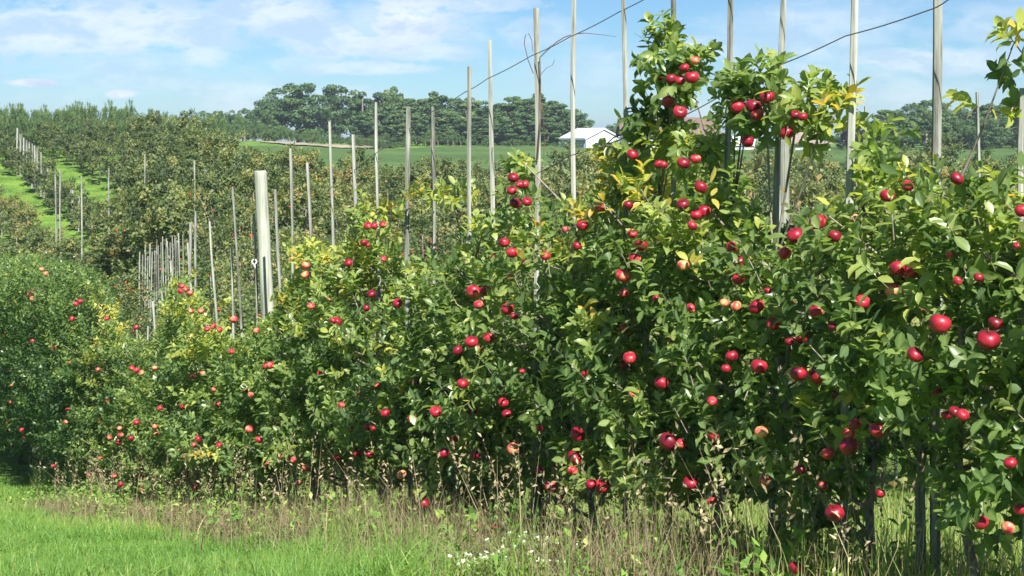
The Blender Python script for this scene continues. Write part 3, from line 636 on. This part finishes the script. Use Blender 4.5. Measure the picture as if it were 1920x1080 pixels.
for (y, k, px) in spots:
    x = ROWC+PITCH*k+ROWS*y+random.gauss(0, .12); z = float(gz(x, y))
    proto = random.choice(BP if y < 45 else BPF)
    hs = random.uniform(.86, 1.1)*(1.12 if (250 < px < 480 and y > 40) else .74 if px < 250 else 1.0)*(.86 if px > 1200 and y < 22 else 1)*(1.2 if px > 1050 and y > 45 else 1)
    if k == 1 and 120 < px < 330: hs *= .9
    rz = random.uniform(0, 6.28); sxy = random.uniform(.9, 1.12)*(1.12 if y > 40 else 1)*(.66 if px < 260 and y > 60 else 1)
    if nobj < 262:
        o = link('apple_tree', proto[0], None, (x, y, z)); o.scale = (sxy, sxy, hs); o.rotation_euler = (0, 0, rz); nobj += 1
        if px < 420 and k > 3: lab, g = 'dense olive apple tree on the rising hillside at the left', 'apple trees on the left hillside'
        elif k in ROWLAB: lab, g = ROWLAB[k], 'apple trees of orchard row %s behind' % ORD[k]
        else: lab, g = 'low apple tree in the far orchard rows across the dip, below the crop field', 'apple trees of the far rows'
        tag(o, lab, 'apple tree', g)
    else:
        Vl, Fl, tq, rr, mi = proto[1]; c, s = math.cos(rz)*sxy, math.sin(rz)*sxy
        W = np.stack([Vl[:, 0]*c-Vl[:, 1]*s+x, Vl[:, 0]*s+Vl[:, 1]*c+y, Vl[:, 2]*hs+z], 1); stuffV.append((W, Fl, tq, rr, mi))
def join_stuff(name, lst, mats, label, cat, loc=(0, 0, 0)):
    off = 0; V = []; A3 = []; A4 = []; r3 = []; r4 = []; m3 = []; m4 = []
    for W, Fl, tq, rr, mi in lst:
        V.append(W); A3.append(Fl+off); A4.append(tq+off); n = len(Fl); r3.append(rr[:n]); r4.append(rr[n:]); m3.append(mi[:n]); m4.append(mi[n:]); off += len(W)
    me = mesh_np(name, np.concatenate(V), [np.concatenate(A3), np.concatenate(A4)], mats, {'rnd': ('FACE', np.concatenate(r3+r4))}, smooth=False, midx=np.concatenate(m3+m4))
    return tag(link(name, me), label, cat, kind='stuff')
print('orchard spots', len(spots), 'as stuff', len(stuffV))
if stuffV: join_stuff('distant_orchard_foliage', stuffV, [LEAF_FAR, FRUIT, BARK], 'farthest orchard rows merging into one green mass at the crest', 'orchard')

# stakes of the rows behind: (px top, py top, py low, px low, row k, width px)
far_st = []
FS = [(373, 395, 372, 490, 1, 5, 'white stake behind the leaning ones, topmost of the left dip group'), (362, 415, 360, 520, 1, 7, 'thicker pale post-like stake in the dip below the olive trees')]
SMALL = [(268, 470), (277, 456), (286, 455), (290, 470), (300, 447), (304, 458), (312, 442), (317, 445), (321, 450), (328, 440), (334, 444), (342, 435), (348, 438), (283, 478), (295, 468), (309, 452), (325, 452), (338, 448), (272, 476)]
LEFTH = [(35, 240), (41, 252), (47, 258), (53, 262), (58, 266), (63, 269), (68, 273), (73, 278), (80, 285), (86, 308), (92, 314), (137, 355), (139, 378), (151, 414)]
MIDF = [(116, 243), (108, 258), (208, 248), (157, 246), (275, 288), (368, 300), (432, 303), (437, 306), (442, 303), (447, 306), (455, 300), (540, 285), (648, 392), (640, 395), (602, 415), (588, 410), (612, 420)]
RIGHT = [(1448, 345, 1447, 425, 1, 6), (1740, 148, 1746, 330, 1, 6), (1745, 195, 1747, 300, 2, 5), (1812, 175, 1817, 310, 1, 7), (1822, 300, 1821, 420, 2, 6), (1614, 200, 1616, 460, 2, 5), (1670, 237, 1671, 262, 3, 6), (1633, 285, 1634, 310, 4, 5), (1915, 250, 1917, 330, 1, 8), (1608, 190, 1609, 300, 3, 3)]
def back_stake(tx, ty, bx, by, k, wpx, label, grp):
    y = row_y(bx, k); y = min(y, 120); x = (bx-960)/F*y; g = float(gz(x, y)); h = (250-ty)/F*y-g
    if h < 1.2 or h > 4.6: h = min(max(h, 1.8), 4.4)
    o = link('wooden_stake', stake_mesh(h, wpx/F*y*.55, wpx/F*y*.46, ((tx-bx)/F*y, 0), .015, 5), loc=(x, y-.3, g)); tag(o, label, 'stake', grp)
for s in FS: back_stake(*s[:6], s[6], 'pale stakes in the dip')
for (a, b) in SMALL: back_stake(a, b, a+random.uniform(-1, 3), 510, 1, 2.6, 'small pale stake in the crowded line down in the left dip', 'crowded stakes in the left dip')
for (a, b) in LEFTH: back_stake(a, b, a, b+40, 3, 3.6, 'thin pale stake along the grassy lane climbing the left hillside', 'stakes climbing the left hillside')
for (a, b) in MIDF: back_stake(a, b, a+1, b+30, 2 if a < 420 else 4, 3.2, 'short pale stake tip poking from the distant orchard rows', 'stake tips in the distant rows')
RL = ['short thin stake at the left foot of the right-hand round post', 'dark-topped thin stake just left of the broadest stake, against the wood', 'thin pale stake paired with the dark-topped one', 'pale split stake against the wood, right of the broadest stake',
      'thin stake low in the leaves beneath the split one', 'thin long stake before the purple tree', 'short thick stake tip below the wood', 'short stub left of the short thick tip', 'pale stake behind the upright shoot at the right edge', 'faint thin stake left of the purple tree']
for s, l in zip(RIGHT, RL): back_stake(*s, l, 'stakes of the rows behind on the right')

# ------------------------------------------------------------------ grass and weeds
def blades(name, XY, H, Wd, tint, m, label, cat, lean=.45, seg=3):
    n = len(XY); z = gz(XY[:, 0], XY[:, 1])-.01; a = rng.random(n)*6.283; dr = np.stack([np.cos(a), np.sin(a), 0*a], 1); sd = np.stack([-np.sin(a), np.cos(a), 0*a], 1)
    ph = rng.normal(0, .9, n); sd = sd*np.cos(ph)[:, None]+dr*np.sin(ph)[:, None]
    ln = np.abs(rng.normal(0, lean, n))[:, None]; base = np.column_stack([XY, z]); V = []
    for i in range(seg+1):
        t = i/seg; c = base+dr*(H[:, None]*ln*t**1.8)+np.array((0, 0, 1))*(H[:, None]*t*(1-.35*np.minimum(ln, 1.5)*t))
        wd = Wd*(1-t**1.6)*.5+(.0 if i < seg else 0)
        if i < seg: V += [c-sd*wd[:, None], c+sd*wd[:, None]]
        else: V += [c]
    k = 2*seg+1; V = np.stack(V, 1).reshape(-1, 3); off = (np.arange(n)*k)[:, None, None]
    Q = np.array([(2*i, 2*i+1, 2*i+3, 2*i+2) for i in range(seg-1)]); T3 = np.array([(2*seg-2, 2*seg-1, 2*seg)])
    me = mesh_np(name, V, [(Q[None]+off).reshape(-1, 4), (T3[None]+off).reshape(-1, 3)], m, {'rnd': ('FACE', np.concatenate([np.repeat(tint, seg-1), tint]))}, smooth=True)
    o = link(name, me)
    return tag(o, label, cat, kind='stuff') if label else o
def fnoise(x, y, s, sd=0):
    r = np.random.default_rng(sd); v = 0
    for i in range(5):
        a = r.random()*6.28; f = s*(.6+r.random()*1.6); v = v+np.sin((x*math.cos(a)+y*math.sin(a))*f+r.random()*6.28)
    return v/5
def scatter(n, y0, y1, u0, u1, power=1.0):
    """points over the wedge seen from the road; density falls with distance"""
    t = rng.random(n); e = 2-power*1.0
    y = (y0**e+t*(y1**e-y0**e))**(1/e); u = rng.uniform(u0, u1, n); return np.column_stack([u*y, y])
# lit mown grass in front of the row
XY = scatter(150000, 6.2, 25, -.40, .22, .9)
r_ = XY[:, 0]-(ROWC+ROWS*XY[:, 1]); pxx = 960+F*XY[:, 0]/XY[:, 1]; keep = (r_ < -.55+.25*rng.normal(size=len(r_))) & (rng.random(len(r_)) > .75*ss((pxx-620)/250)); XY = XY[keep]
fn = fnoise(XY[:, 0], XY[:, 1], 2.2, 3); fn2 = fnoise(XY[:, 0], XY[:, 1], 7, 5)
Hh = (.075+.05*np.clip(fn+.3, 0, 1)+.06*rng.random(len(XY)))*(1+1.5*np.clip(fn2, -.3, 1))*(.62+1.3*ss(((XY[:, 0]/XY[:, 1]*F+960)-380)/500))
Wd = .0042*(1+.07*XY[:, 1])*rng.uniform(.7, 1.3, len(XY))
blades('grass', XY, Hh, Wd, np.clip(.55+.36*fn+.16*fnoise(XY[:, 0], XY[:, 1], 14, 21)+rng.normal(0, .15, len(XY)), 0, 1), GRASS, 'bright green grass along the foot of the orchard row', 'grass', 1.05)
# rougher green and straw grass behind and under the near row
XY = scatter(90000, 5.0, 34, -.30, .42, .8); r_ = XY[:, 0]-(ROWC+ROWS*XY[:, 1]); keep = (r_ > -.7) & (r_ < 9); XY = XY[keep]
fn = fnoise(XY[:, 0], XY[:, 1], 1.6, 8)
blades('meadow_grass', XY, .16+.22*rng.random(len(XY))*(1+.5*fn), .005*(1+.06*XY[:, 1]), np.clip(.86+.25*fn+rng.normal(0, .2, len(XY)), 0, 1), GRASS, 'tall pale green and straw-coloured grass under and behind the near row', 'grass', .5)
# tangled dry stalks at the foot of the row
u = rng.random(30000); yy = 5.2+u**1.25*13.8; rr_ = rng.normal(-.45, .42, len(yy)); XY = np.column_stack([ROWC+ROWS*yy+rr_, yy]); pxs = px_of(XY*1.0) if False else 960+F*XY[:, 0]/XY[:, 1]
keep = (fnoise(XY[:, 0], XY[:, 1], 3.0, 11)+rng.normal(0, .35, len(XY)) > -.25) & ((rng.random(len(XY)) < 1-.86*ss((pxs-1150)/300))); XY = XY[keep]
dens = 1-.35*ss((XY[:, 1]-8)/10)
blades('dry_weeds', XY, (.15+.27*rng.random(len(XY)))*dens*(1+.25*fnoise(XY[:, 0], XY[:, 1], 2, 4)), .0042*(1+.05*XY[:, 1]), np.clip(rng.normal(.42, .24, len(XY)), 0, 1), STRAW, 'tangled dry brown weeds along the foot of the near row', 'weeds', .65, 4)
# seed stalks: thin stems carrying small husks
def seed_stalks(n, y0, y1, label, name):
    yy = rng.uniform(y0, y1, n); rr_ = rng.normal(-.45, .35, n); b = np.column_stack([ROWC+ROWS*yy+rr_, yy]); z = gz(b[:, 0], b[:, 1]); b = np.column_stack([b, z])
    H = rng.uniform(.35, .75, n); ln = rng.normal(0, .22, (n, 2)); tip = b+np.column_stack([ln*H[:, None], H])
    m = 12; t = .62+.38*np.arange(m)/m; P_ = b[:, None]*(1-t[None, :, None])+tip[:, None]*t[None, :, None]
    D = rng.normal(0, .6, (n, m, 3))+(tip-b)[:, None]*1.2; U = rng.normal(0, 1, (n, m, 3))
    arr = [P_.reshape(-1, 3), D.reshape(-1, 3), U.reshape(-1, 3), rng.uniform(.018, .04, n*m), np.clip(rng.normal(.55, .2, n*m), 0, .9)]
    # stems as very long thin leaves
    st = [b, tip-b, rng.normal(0, 1, (n, 3)), H, np.full(n, .6)]
    allp = [np.concatenate([st[i], arr[i]]) for i in range(5)]; wid = np.concatenate([np.full(n, .008), np.full(n*m, .7)])
    me = leaves_mesh(name, *allp, STRAW, 1, wid=wid); tag(link(name, me), label, 'weeds', kind='stuff')
seed_stalks(620, 5.4, 19, 'thin straw stalks with seed heads rising among the weeds', 'seed_stalks')
# broad-leaved weeds in the shade and by the grass edge
yy = rng.uniform(5.6, 20, 900); rr_ = rng.normal(-.55, .35, 900); bx = ROWC+ROWS*yy+rr_; B = np.column_stack([bx, yy, gz(bx, yy)+.02])
arr = shoots(B, np.tile((0, 0, 1.), (900, 1))+rng.normal(0, .3, (900, 3)), rng.uniform(.12, .36, 900), 10, .075, rng.uniform(.2, .75, 900), .9)
tag(link('leafy_weeds', leaves_mesh('leafy_weeds', *arr, GRASS, 1, wid=np.full(len(arr[0]), .8))), 'low leafy green weeds at the edge of the near row', 'weeds', kind='stuff')

# white campion plants by the bottom of the photo
PETAL, _n, _b = mat('white_petal', .7, .2); _b.inputs['Base Color'].default_value = (.75, .76, .68, 1)
STEM, _n, _b = mat('green_stem', .7, .2); _b.inputs['Base Color'].default_value = (.16, .24, .08, 1)
def flower_plant(px, py_tip, y, label, nst=5):
    x = (px-960)/F*y; g = float(gz(x, y)); root = tag(empty('white_wildflower', (x, y, g)), label, 'wildflower', 'white wildflowers at the bottom of the photo'); H = (250-py_tip)/F*y-g
    mb = MB(); heads = []
    for i in range(nst):
        h = H*(1 if i == 0 else random.uniform(.55, .95)); lx, ly = random.gauss(0, .09), random.gauss(0, .05)
        if i == 0: lx *= .3
        t = np.linspace(0, 1, 8); pts = np.stack([lx*t**1.5+.01*np.sin(t*9+i), ly*t, h*t], 1); mb.tube(pts, .0028*(1-.5*t), 4)
        heads.append(pts[-1])
        for f in (.6, .8):
            b = pts[int(f*7)]; e = b+np.array((random.gauss(0, .045), random.gauss(0, .03), .07)); mb.tube([b, (b+e)/2+(0, 0, -.01), e], .0016, 4); heads.append(e)
    mb.obj('stem', STEM, root)
    ns = 14; B = np.column_stack([rng.normal(0, .04, ns), rng.normal(0, .04, ns), rng.uniform(.03, H*.6, ns)]); arr = shoots(B, rng.normal(0, .4, (ns, 3))+(0, 0, 1), np.full(ns, .06), 4, .06, rng.uniform(.4, .8, ns))
    link('leaves', leaves_mesh('leaves', *arr, GRASS, 1, wid=np.full(len(arr[0]), .6)), root)
    for h in heads:
        fm = MB(); a0 = random.random()*6; tl = random.uniform(.2, .9)
        for p in range(5):
            a = a0+p*1.2566; c, s = math.cos(a), math.sin(a); r = .011; 
            fm.add([(0, 0, 0), (c*r*.6-s*r*.35, s*r*.6+c*r*.35, r*tl*.6), (c*r*1.15, s*r*1.15, r*tl), (c*r*.6+s*r*.35, s*r*.6-c*r*.35, r*tl*.6)], [(0, 3, 2, 1)])
        fm.tube([(0, 0, -.018), (0, 0, -.010), (0, 0, .001)], [.003, .006, .005], 6, 1)
        fo = fm.obj('flower', [PETAL, STEM], root, tuple(h)); fo.rotation_euler = (random.gauss(-.5, .5), random.gauss(0, .5), 0)
for (px, py, y, l) in [(975, 1000, 7.1, 'tallest white campion plant, arching above the others'), (865, 1052, 7.0, 'leftmost white-flowered plant at the bottom of the photo'), (920, 1035, 6.9, 'white-flowered plant between the arching one and the leftmost one'),
                       (1062, 1025, 7.2, 'single-stemmed white-flowered plant to the right of the arching one'), (1000, 1050, 6.8, 'low bushy white-flowered plant below the arching one')]:
    flower_plant(px, py, y, l, 5 if 'single' not in l else 2)
# nodding oat head
mb = MB(); yo = 6.6; pts = np.array([P(a, b, yo) for a, b in [(1330, 1110), (1290, 1045), (1245, 1010), (1205, 1015), (1175, 1028), (1155, 1048)]]); mb.tube(pts, np.linspace(.003, .0012, 6), 5)
root = mb.obj('oat_grass', STRAW); tag(root, 'nodding straw oat head drooping at the bottom of the photo', 'grass stalk')
n = 26; t = rng.uniform(.45, 1, n); Pn = np.stack([np.interp(t*5, range(6), pts[:, m]) for m in range(3)], 1)
link('seed_head', leaves_mesh('seed_head', Pn, rng.normal(0, .2, (n, 3))+(-.3, 0, -1), rng.normal(0, 1, (n, 3)), rng.uniform(.035, .06, n), rng.uniform(.6, .8, n), STRAW, 1, wid=np.full(n, .5)), root)

# ------------------------------------------------------------------ woods beyond the field
def tree_proto(seed, H, W, m, nl=5200, leaf=.42, conic=0., low=.03, trunk_r=.25, clumps=60):
    r = np.random.default_rng(seed); C = []
    while len(C) < clumps:
        p = r.normal(0, 1, 3); p /= np.linalg.norm(p); p *= r.random()**.28; zz = p[2]*.5+.5
        f = (1-conic*zz); C.append((p[0]*W*.42*f, p[1]*W*.42*f, H*(low+(1-low)*.94*zz)))
    C = np.array(C); cr = r.uniform(.055, .13, clumps)*W; ci = r.integers(0, clumps, nl)
    g = r.normal(0, 1, (nl, 3)); g /= np.linalg.norm(g, axis=1)[:, None]; g[:, 2] = np.abs(g[:, 2])*np.where(r.random(nl) < .8, 1, -1)
    B = C[ci]+g*cr[ci][:, None]*r.uniform(.75, 1.12, nl)[:, None]*(1, 1, .8)
    B += r.normal(0, .25, (nl, 3))*(r.random(nl) < .12)[:, None]*W*.05
    tint = np.clip(r.normal(.5, .16, clumps)[ci]+r.normal(0, .1, nl), 0, 1)
    D = np.cross(g, r.normal(0, 1, (nl, 3)))+(0, 0, -.2); U = g+r.normal(0, .45, (nl, 3))
    me0 = leaves_mesh('crown', B, D, U, leaf*r.uniform(.6, 1.3, nl), tint, m, 1, wid=np.full(nl, 1.5))
    mb = MB(); mb.tube([(0, 0, -.6), (0, 0, H*.25), (W*.02, 0, H*.55), (0, 0, H*.85)], [trunk_r*1.2, trunk_r, trunk_r*.6, .05], 7)
    for c in C[::6]: mb.tube([(0, 0, c[2]*.5), c*(.5, .5, .75), c], [trunk_r*.4, trunk_r*.25, .05], 5, cap=False)
    return me0, mb.mesh('trunk', BARK, smooth=True)
PROTO = {'round': [tree_proto(300+i, 10, 9, LEAF_WOOD, nl=7000, leaf=.40, clumps=70) for i in range(3)],
         'tall': [tree_proto(310+i, 11, 6, LEAF_WOOD, conic=.35) for i in range(4)],
         'conifer': [tree_proto(320+i, 11, 5, LEAF_WOOD, conic=.8, clumps=70) for i in range(2)],
         'pale': [tree_proto(330+i, 8, 6, LEAF_PALE, conic=.2) for i in range(2)],
         'purple': [tree_proto(340, 8, 7, LEAF_PURPLE)], 'bush': [tree_proto(350+i, 3, 4, LEAF_PALE, nl=1500, leaf=.3, low=.02, clumps=24, trunk_r=.1) for i in range(2)]}
def wood_tree(kind, px, py_top, y, wpx, label, grp, py_base=None, name=None):
    x = (px-960)/F*y; g = float(gz(x, y)) if py_base is None else (250-py_base)/F*y
    H = (250-py_top)/F*y-g; cr, tr = random.choice(PROTO[kind]); bw = {'round': 9, 'tall': 6, 'conifer': 5, 'pale': 6, 'purple': 7, 'bush': 4}[kind]; bh = {'round': 10, 'tall': 11, 'conifer': 11, 'pale': 8, 'purple': 8, 'bush': 3}[kind]
    root = empty(name or ('bush' if kind == 'bush' else 'conifer_tree' if kind == 'conifer' else 'broadleaf_tree'), (x, y, g)); sw = wpx/F*y/bw; sh = H/bh
    root.rotation_euler = (0, 0, random.uniform(0, 6.28)); root.scale = (sw, sw, sh)
    link('trunk', tr, root); link('crown', cr, root); tag(root, label, 'bush' if kind == 'bush' else 'tree', grp); return root
SKL = [(370, 212), (400, 204), (430, 205), (470, 200), (492, 185), (505, 165), (530, 152), (560, 147), (590, 155), (605, 160), (625, 149), (645, 152), (665, 165), (690, 172), (720, 168), (735, 162), (760, 175), (775, 168), (800, 180), (830, 170),
       (850, 172), (880, 180), (905, 195), (930, 192), (960, 178), (990, 170), (1020, 182), (1045, 192), (1060, 215), (1075, 205), (1090, 208), (1108, 235)]
sx, sy = zip(*SKL)
wood_tree('round', 560, 147, 262, 150, 'largest rounded dark tree at the left end of the wood', 'trees of the wood')
wood_tree('round', 635, 150, 268, 110, 'second rounded dark tree, just right of the largest one', 'trees of the wood')
wood_tree('round', 1082, 204, 240, 70, 'dark domed tree at the right end of the wood beside the white barn', 'trees of the wood')
wood_tree('round', 505, 172, 280, 80, 'lower dark tree tucked against the left of the largest one', 'trees of the wood')
px = 680
while px < 1062:
    kd = random.choice(['tall', 'tall', 'conifer', 'round', 'pale' if random.random() < .5 else 'tall'])
    wood_tree(kd, px, np.interp(px, sx, sy)+random.uniform(-8, 12), random.uniform(245, 275), random.uniform(62, 88) if kd != 'round' else random.uniform(80, 100),
              {'tall': 'tall dark leafy tree in the middle of the wood', 'conifer': 'pointed tree in the middle of the wood', 'round': 'broad-crowned tree in the middle of the wood', 'pale': 'lighter green tree in the wood'}[kd], 'trees of the wood, %s' % kd)
    px += random.uniform(13, 20)
px = 690
while px < 1050:
    wood_tree('tall', px, np.interp(px, sx, sy)+random.uniform(25, 45), random.uniform(232, 242), random.uniform(55, 75), 'lower tree at the front edge of the wood above the field', 'front trees of the wood'); px += random.uniform(18, 26)
for px, t in [(385, 208), (408, 203), (432, 206), (455, 203), (478, 198), (500, 205)]:
    wood_tree('round', px, t, 255+random.uniform(-8, 8), 48, 'small dark tree at the far left tail of the wood', 'trees at the left tail of the wood')
# right-hand wood
RS = [(1440, 240), (1500, 232), (1560, 226), (1590, 215), (1620, 205), (1650, 198), (1690, 192), (1730, 182), (1770, 190), (1800, 196), (1850, 184), (1880, 192), (1930, 186), (1990, 190), (2040, 195)]
rx, ry = zip(*RS)
for px, t, y, w_ in [(1607, 208, 205, 60), (1632, 232, 203, 60)]: pass
wood_tree('purple', 1606, 210, 200, 62, 'dark purple-leaved tree left of the right-hand wood', 'purple trees')
wood_tree('purple', 1632, 236, 196, 60, 'lower right purple-leaved tree beside the larger purple one', 'purple trees')
px = 1655
while px < 2060:
    wood_tree(random.choice(['tall', 'round', 'tall']), px, np.interp(px, rx, ry)+random.uniform(-3, 6), random.uniform(222, 245), random.uniform(62, 86), 'dark green tree in the right-hand wood', 'trees of the right-hand wood'); px += random.uniform(20, 28)
px = 1640
while px < 2040:
    wood_tree(random.choice(['tall', 'round', 'pale']), px, np.interp(px, rx, ry)+random.uniform(22, 50), random.uniform(200, 215), random.uniform(50, 75), 'lower tree at the front of the right-hand wood', 'front trees of the right-hand wood'); px += random.uniform(22, 32)
for px, t, w_, l in [(1470, 236, 50, 'dark tree left of the small beige house'), (1492, 245, 40, 'bushy tree touching the left of the beige house'), (1580, 238, 50, 'dark tree right of the beige house'), (1440, 262, 40, 'tree between the two houses'), (1348, 262, 40, 'dark tree at the right end of the brown-roofed house')]:
    wood_tree('round', px, t, 210, w_, l, 'trees near the houses')
wood_tree('round', 1150, 231, 300, 36, 'small rounded tree on the skyline between barn and house', 'trees near the houses')
wood_tree('bush', 1146, 270, 205, 28, 'dark round bush at the foot of the white barn', 'bushes near the houses')
# pale young orchard / scrub band in front of the wood
lst = []
def scrub(px0, px1, n, depth, tops, wpx):
    for _ in range(n):
        px = random.uniform(px0, px1); y = random.uniform(*depth); x = (px-960)/F*y; g = float(gz(x, y))
        top = np.interp(px, *zip(*tops))+random.uniform(-3, 5); H = max((250-top)/F*y-g, .6); Vl, Fl, tq, rr, mi = random.choice(BPF)[1]
        s = wpx/F*y/2.4*random.uniform(.8, 1.2); lst.append((np.stack([Vl[:, 0]*s+x, Vl[:, 1]*s+y, Vl[:, 2]*H/2.7+g], 1), Fl, tq, rr, np.where(mi == 1, 0, mi)))
scrub(-60, 420, 120, (110, 128), [(-60, 205), (0, 203), (60, 208), (180, 200), (260, 203), (330, 216), (350, 222), (420, 226)], 30)
scrub(330, 760, 110, (200, 236), [(330, 218), (420, 224), (500, 238), (600, 250), (700, 264), (760, 268)], 24)
scrub(400, 1090, 60, (222, 232), [(400, 240), (600, 258), (780, 252), (860, 250), (940, 262), (1090, 270)], 22)
join_stuff('scrub_foliage', lst, [LEAF_PALE, FRUIT, BARK], 'pale green band of young orchard growth below the wood and along the crest', 'orchard')

# ------------------------------------------------------------------ buildings
def flat_mat(name, c, rough=.7, sc=None):
    m, nt, b = mat(name, rough, .25); n = noise(nt, 1.2, 4)
    ramp(nt, n, [(.3, tuple(q*.82 for q in c)), (.7, c)], b.inputs['Base Color']); return m
WHITE = flat_mat('white_metal_siding', (.56, .59, .62), .5); BEIGE = flat_mat('beige_siding', (.58, .52, .43)); ROOFB = flat_mat('brown_shingle', (.17, .115, .10)); ROOFG = flat_mat('taupe_shingle', (.26, .215, .19)); GLASS = flat_mat('dark_window', (.03, .04, .05), .15)
GREY = flat_mat('blue_grey_siding', (.30, .36, .45)); WHITER = flat_mat('white_metal_roof', (.66, .69, .72), .45)
def local(o, px, py, y, rot): o.location = P(px, py, y); o.rotation_euler = (0, 0, math.radians(rot)); return o
def gable(name, W, L, He, Hr, wallm, roofm, label, cat, loc, rot, over=.4, hip=0., openings=(), ridge_along='y'):
    """gabled building, ridge along local y, its front gable at y=0"""
    mb = MB(); mb.add([(-W/2, 0, -3), (W/2, 0, -3), (W/2, L, -3), (-W/2, L, -3), (-W/2, 0, He), (W/2, 0, He), (W/2, L, He), (-W/2, L, He), (0, hip, He+(Hr-He)*(1 if not hip else 1)), (0, L-hip, Hr)],
       [(0, 1, 5, 4), (2, 3, 7, 6), (1, 2, 6, 5), (3, 0, 4, 7)]+([(4, 5, 8), (6, 7, 9)] if not hip else []))
    root = mb.obj(name, wallm, loc=loc); root.rotation_euler = (0, 0, math.radians(rot)); tag(root, label, cat)
    rb = MB(); th = .22; s = (Hr-He)/(W/2); ex = W/2+over; ze = He-over*s
    for sg in (-1, 1):
        a = [(sg*ex, -over, ze), (sg*ex, L+over, ze), (0, L+over-(hip+over if hip else 0), Hr+.06), (0, -over+(hip+over if hip else 0), Hr+.06)]
        V = a+[(p[0], p[1], p[2]+th) for p in a]; rb.add(V, [(0, 1, 2, 3), (4, 5, 6, 7), (0, 1, 5, 4), (1, 2, 6, 5), (2, 3, 7, 6), (3, 0, 4, 7)])
    if hip:
        for yy, yh in ((-over, hip), (L+over, L-hip)):
            a = [(-ex, yy, ze), (ex, yy, ze), (0, yh, Hr+.06)]; V = a+[(p[0], p[1], p[2]+th) for p in a]; rb.add(V, [(0, 1, 2), (3, 4, 5), (0, 1, 4, 3), (1, 2, 5, 4), (2, 0, 3, 5)])
    rb.obj('roof', roofm, root)
    for (kind, face, c, z0, w_, h_) in openings:
        ob = MB(); d = .05
        if face == 'front': ob.box((c-w_/2, -d, z0), (c+w_/2, .05, z0+h_))
        elif face == 'right': ob.box((W/2-.05, c-w_/2, z0), (W/2+d, c+w_/2, z0+h_))
        else: ob.box((-W/2-d, c-w_/2, z0), (-W/2+.05, c+w_/2, z0+h_))
        ob.obj(kind, GLASS if kind == 'window' else GREY, root)
    return root
yb = 215
g = P(1098, 288, yb)
gable('barn', 5.4, 7.5, 1.9, 3.1, WHITE, WHITER, 'long white metal barn with a low white roof', 'barn', tuple(P(1132, 287, yb)), 25, .2,
      openings=(('door', 'left', 4.9, .1, 3.0, 1.6), ('door', 'left', 1.6, .1, 2.4, 1.6), ('door', 'front', 1.6, .1, 1.0, 1.5), ('window', 'front', -1.0, .8, .7, .6)))
gable('house', 9, 11.8, 2.6, 4.5, WHITE, ROOFB, 'white house with a broad brown shingle roof behind the apple leader', 'house', tuple(P(1336, 289, 208)), 90, .5, hip=0,
      openings=(('window', 'left', 2.5, .9, 1.2, 1.1), ('window', 'left', 6, .9, 1.2, 1.1), ('door', 'left', 9, 0, 1.1, 2.0)))
gable('house', 6, 5.2, 2.3, 3.9, BEIGE, ROOFG, 'small beige house with a taupe hipped roof to the right of the round post', 'house', tuple(P(1556, 300, 205)), 80, .45, hip=2.2,
      openings=(('window', 'left', 1.5, .8, .9, 1.0), ('door', 'left', 3.2, 0, 1.0, 1.9)))
gable('shed', 3.2, 3, 1.6, 2.4, BEIGE, WHITER, 'small cream shed glimpsed under the high red apples', 'shed', tuple(P(1415, 295, 205)), 75, .2, openings=(('door', 'left', 1.5, 0, 1.0, 1.4),))
strip('dirt_track', SAND, [(488, 190), (530, 187), (560, 186), (600, 190), (640, 189), (690, 202), (740, 214)], [(488, 196), (560, 203), (600, 205), (640, 213), (690, 217), (740, 219)], 12, .16, 'pale sandy strip curving below the wood', 60)

# ------------------------------------------------------------------ summer haze
hm = bpy.data.materials.new('haze_air'); hm.use_nodes = True; nt = hm.node_tree; nt.nodes.clear()
pv = N(nt, 'ShaderNodeVolumePrincipled'); pv.inputs['Color'].default_value = (.72, .84, 1, 1); pv.inputs['Density'].default_value = .00042; pv.inputs['Anisotropy'].default_value = .25
mo = N(nt, 'ShaderNodeOutputMaterial'); nt.links.new(pv.outputs[0], mo.inputs['Volume'])
mb = MB(); mb.box((-2600, -2600, -40), (2600, 2600, 14)); hz = mb.obj('haze', hm); tag(hz, 'faint bluish summer haze over the whole orchard', 'haze', kind='stuff')
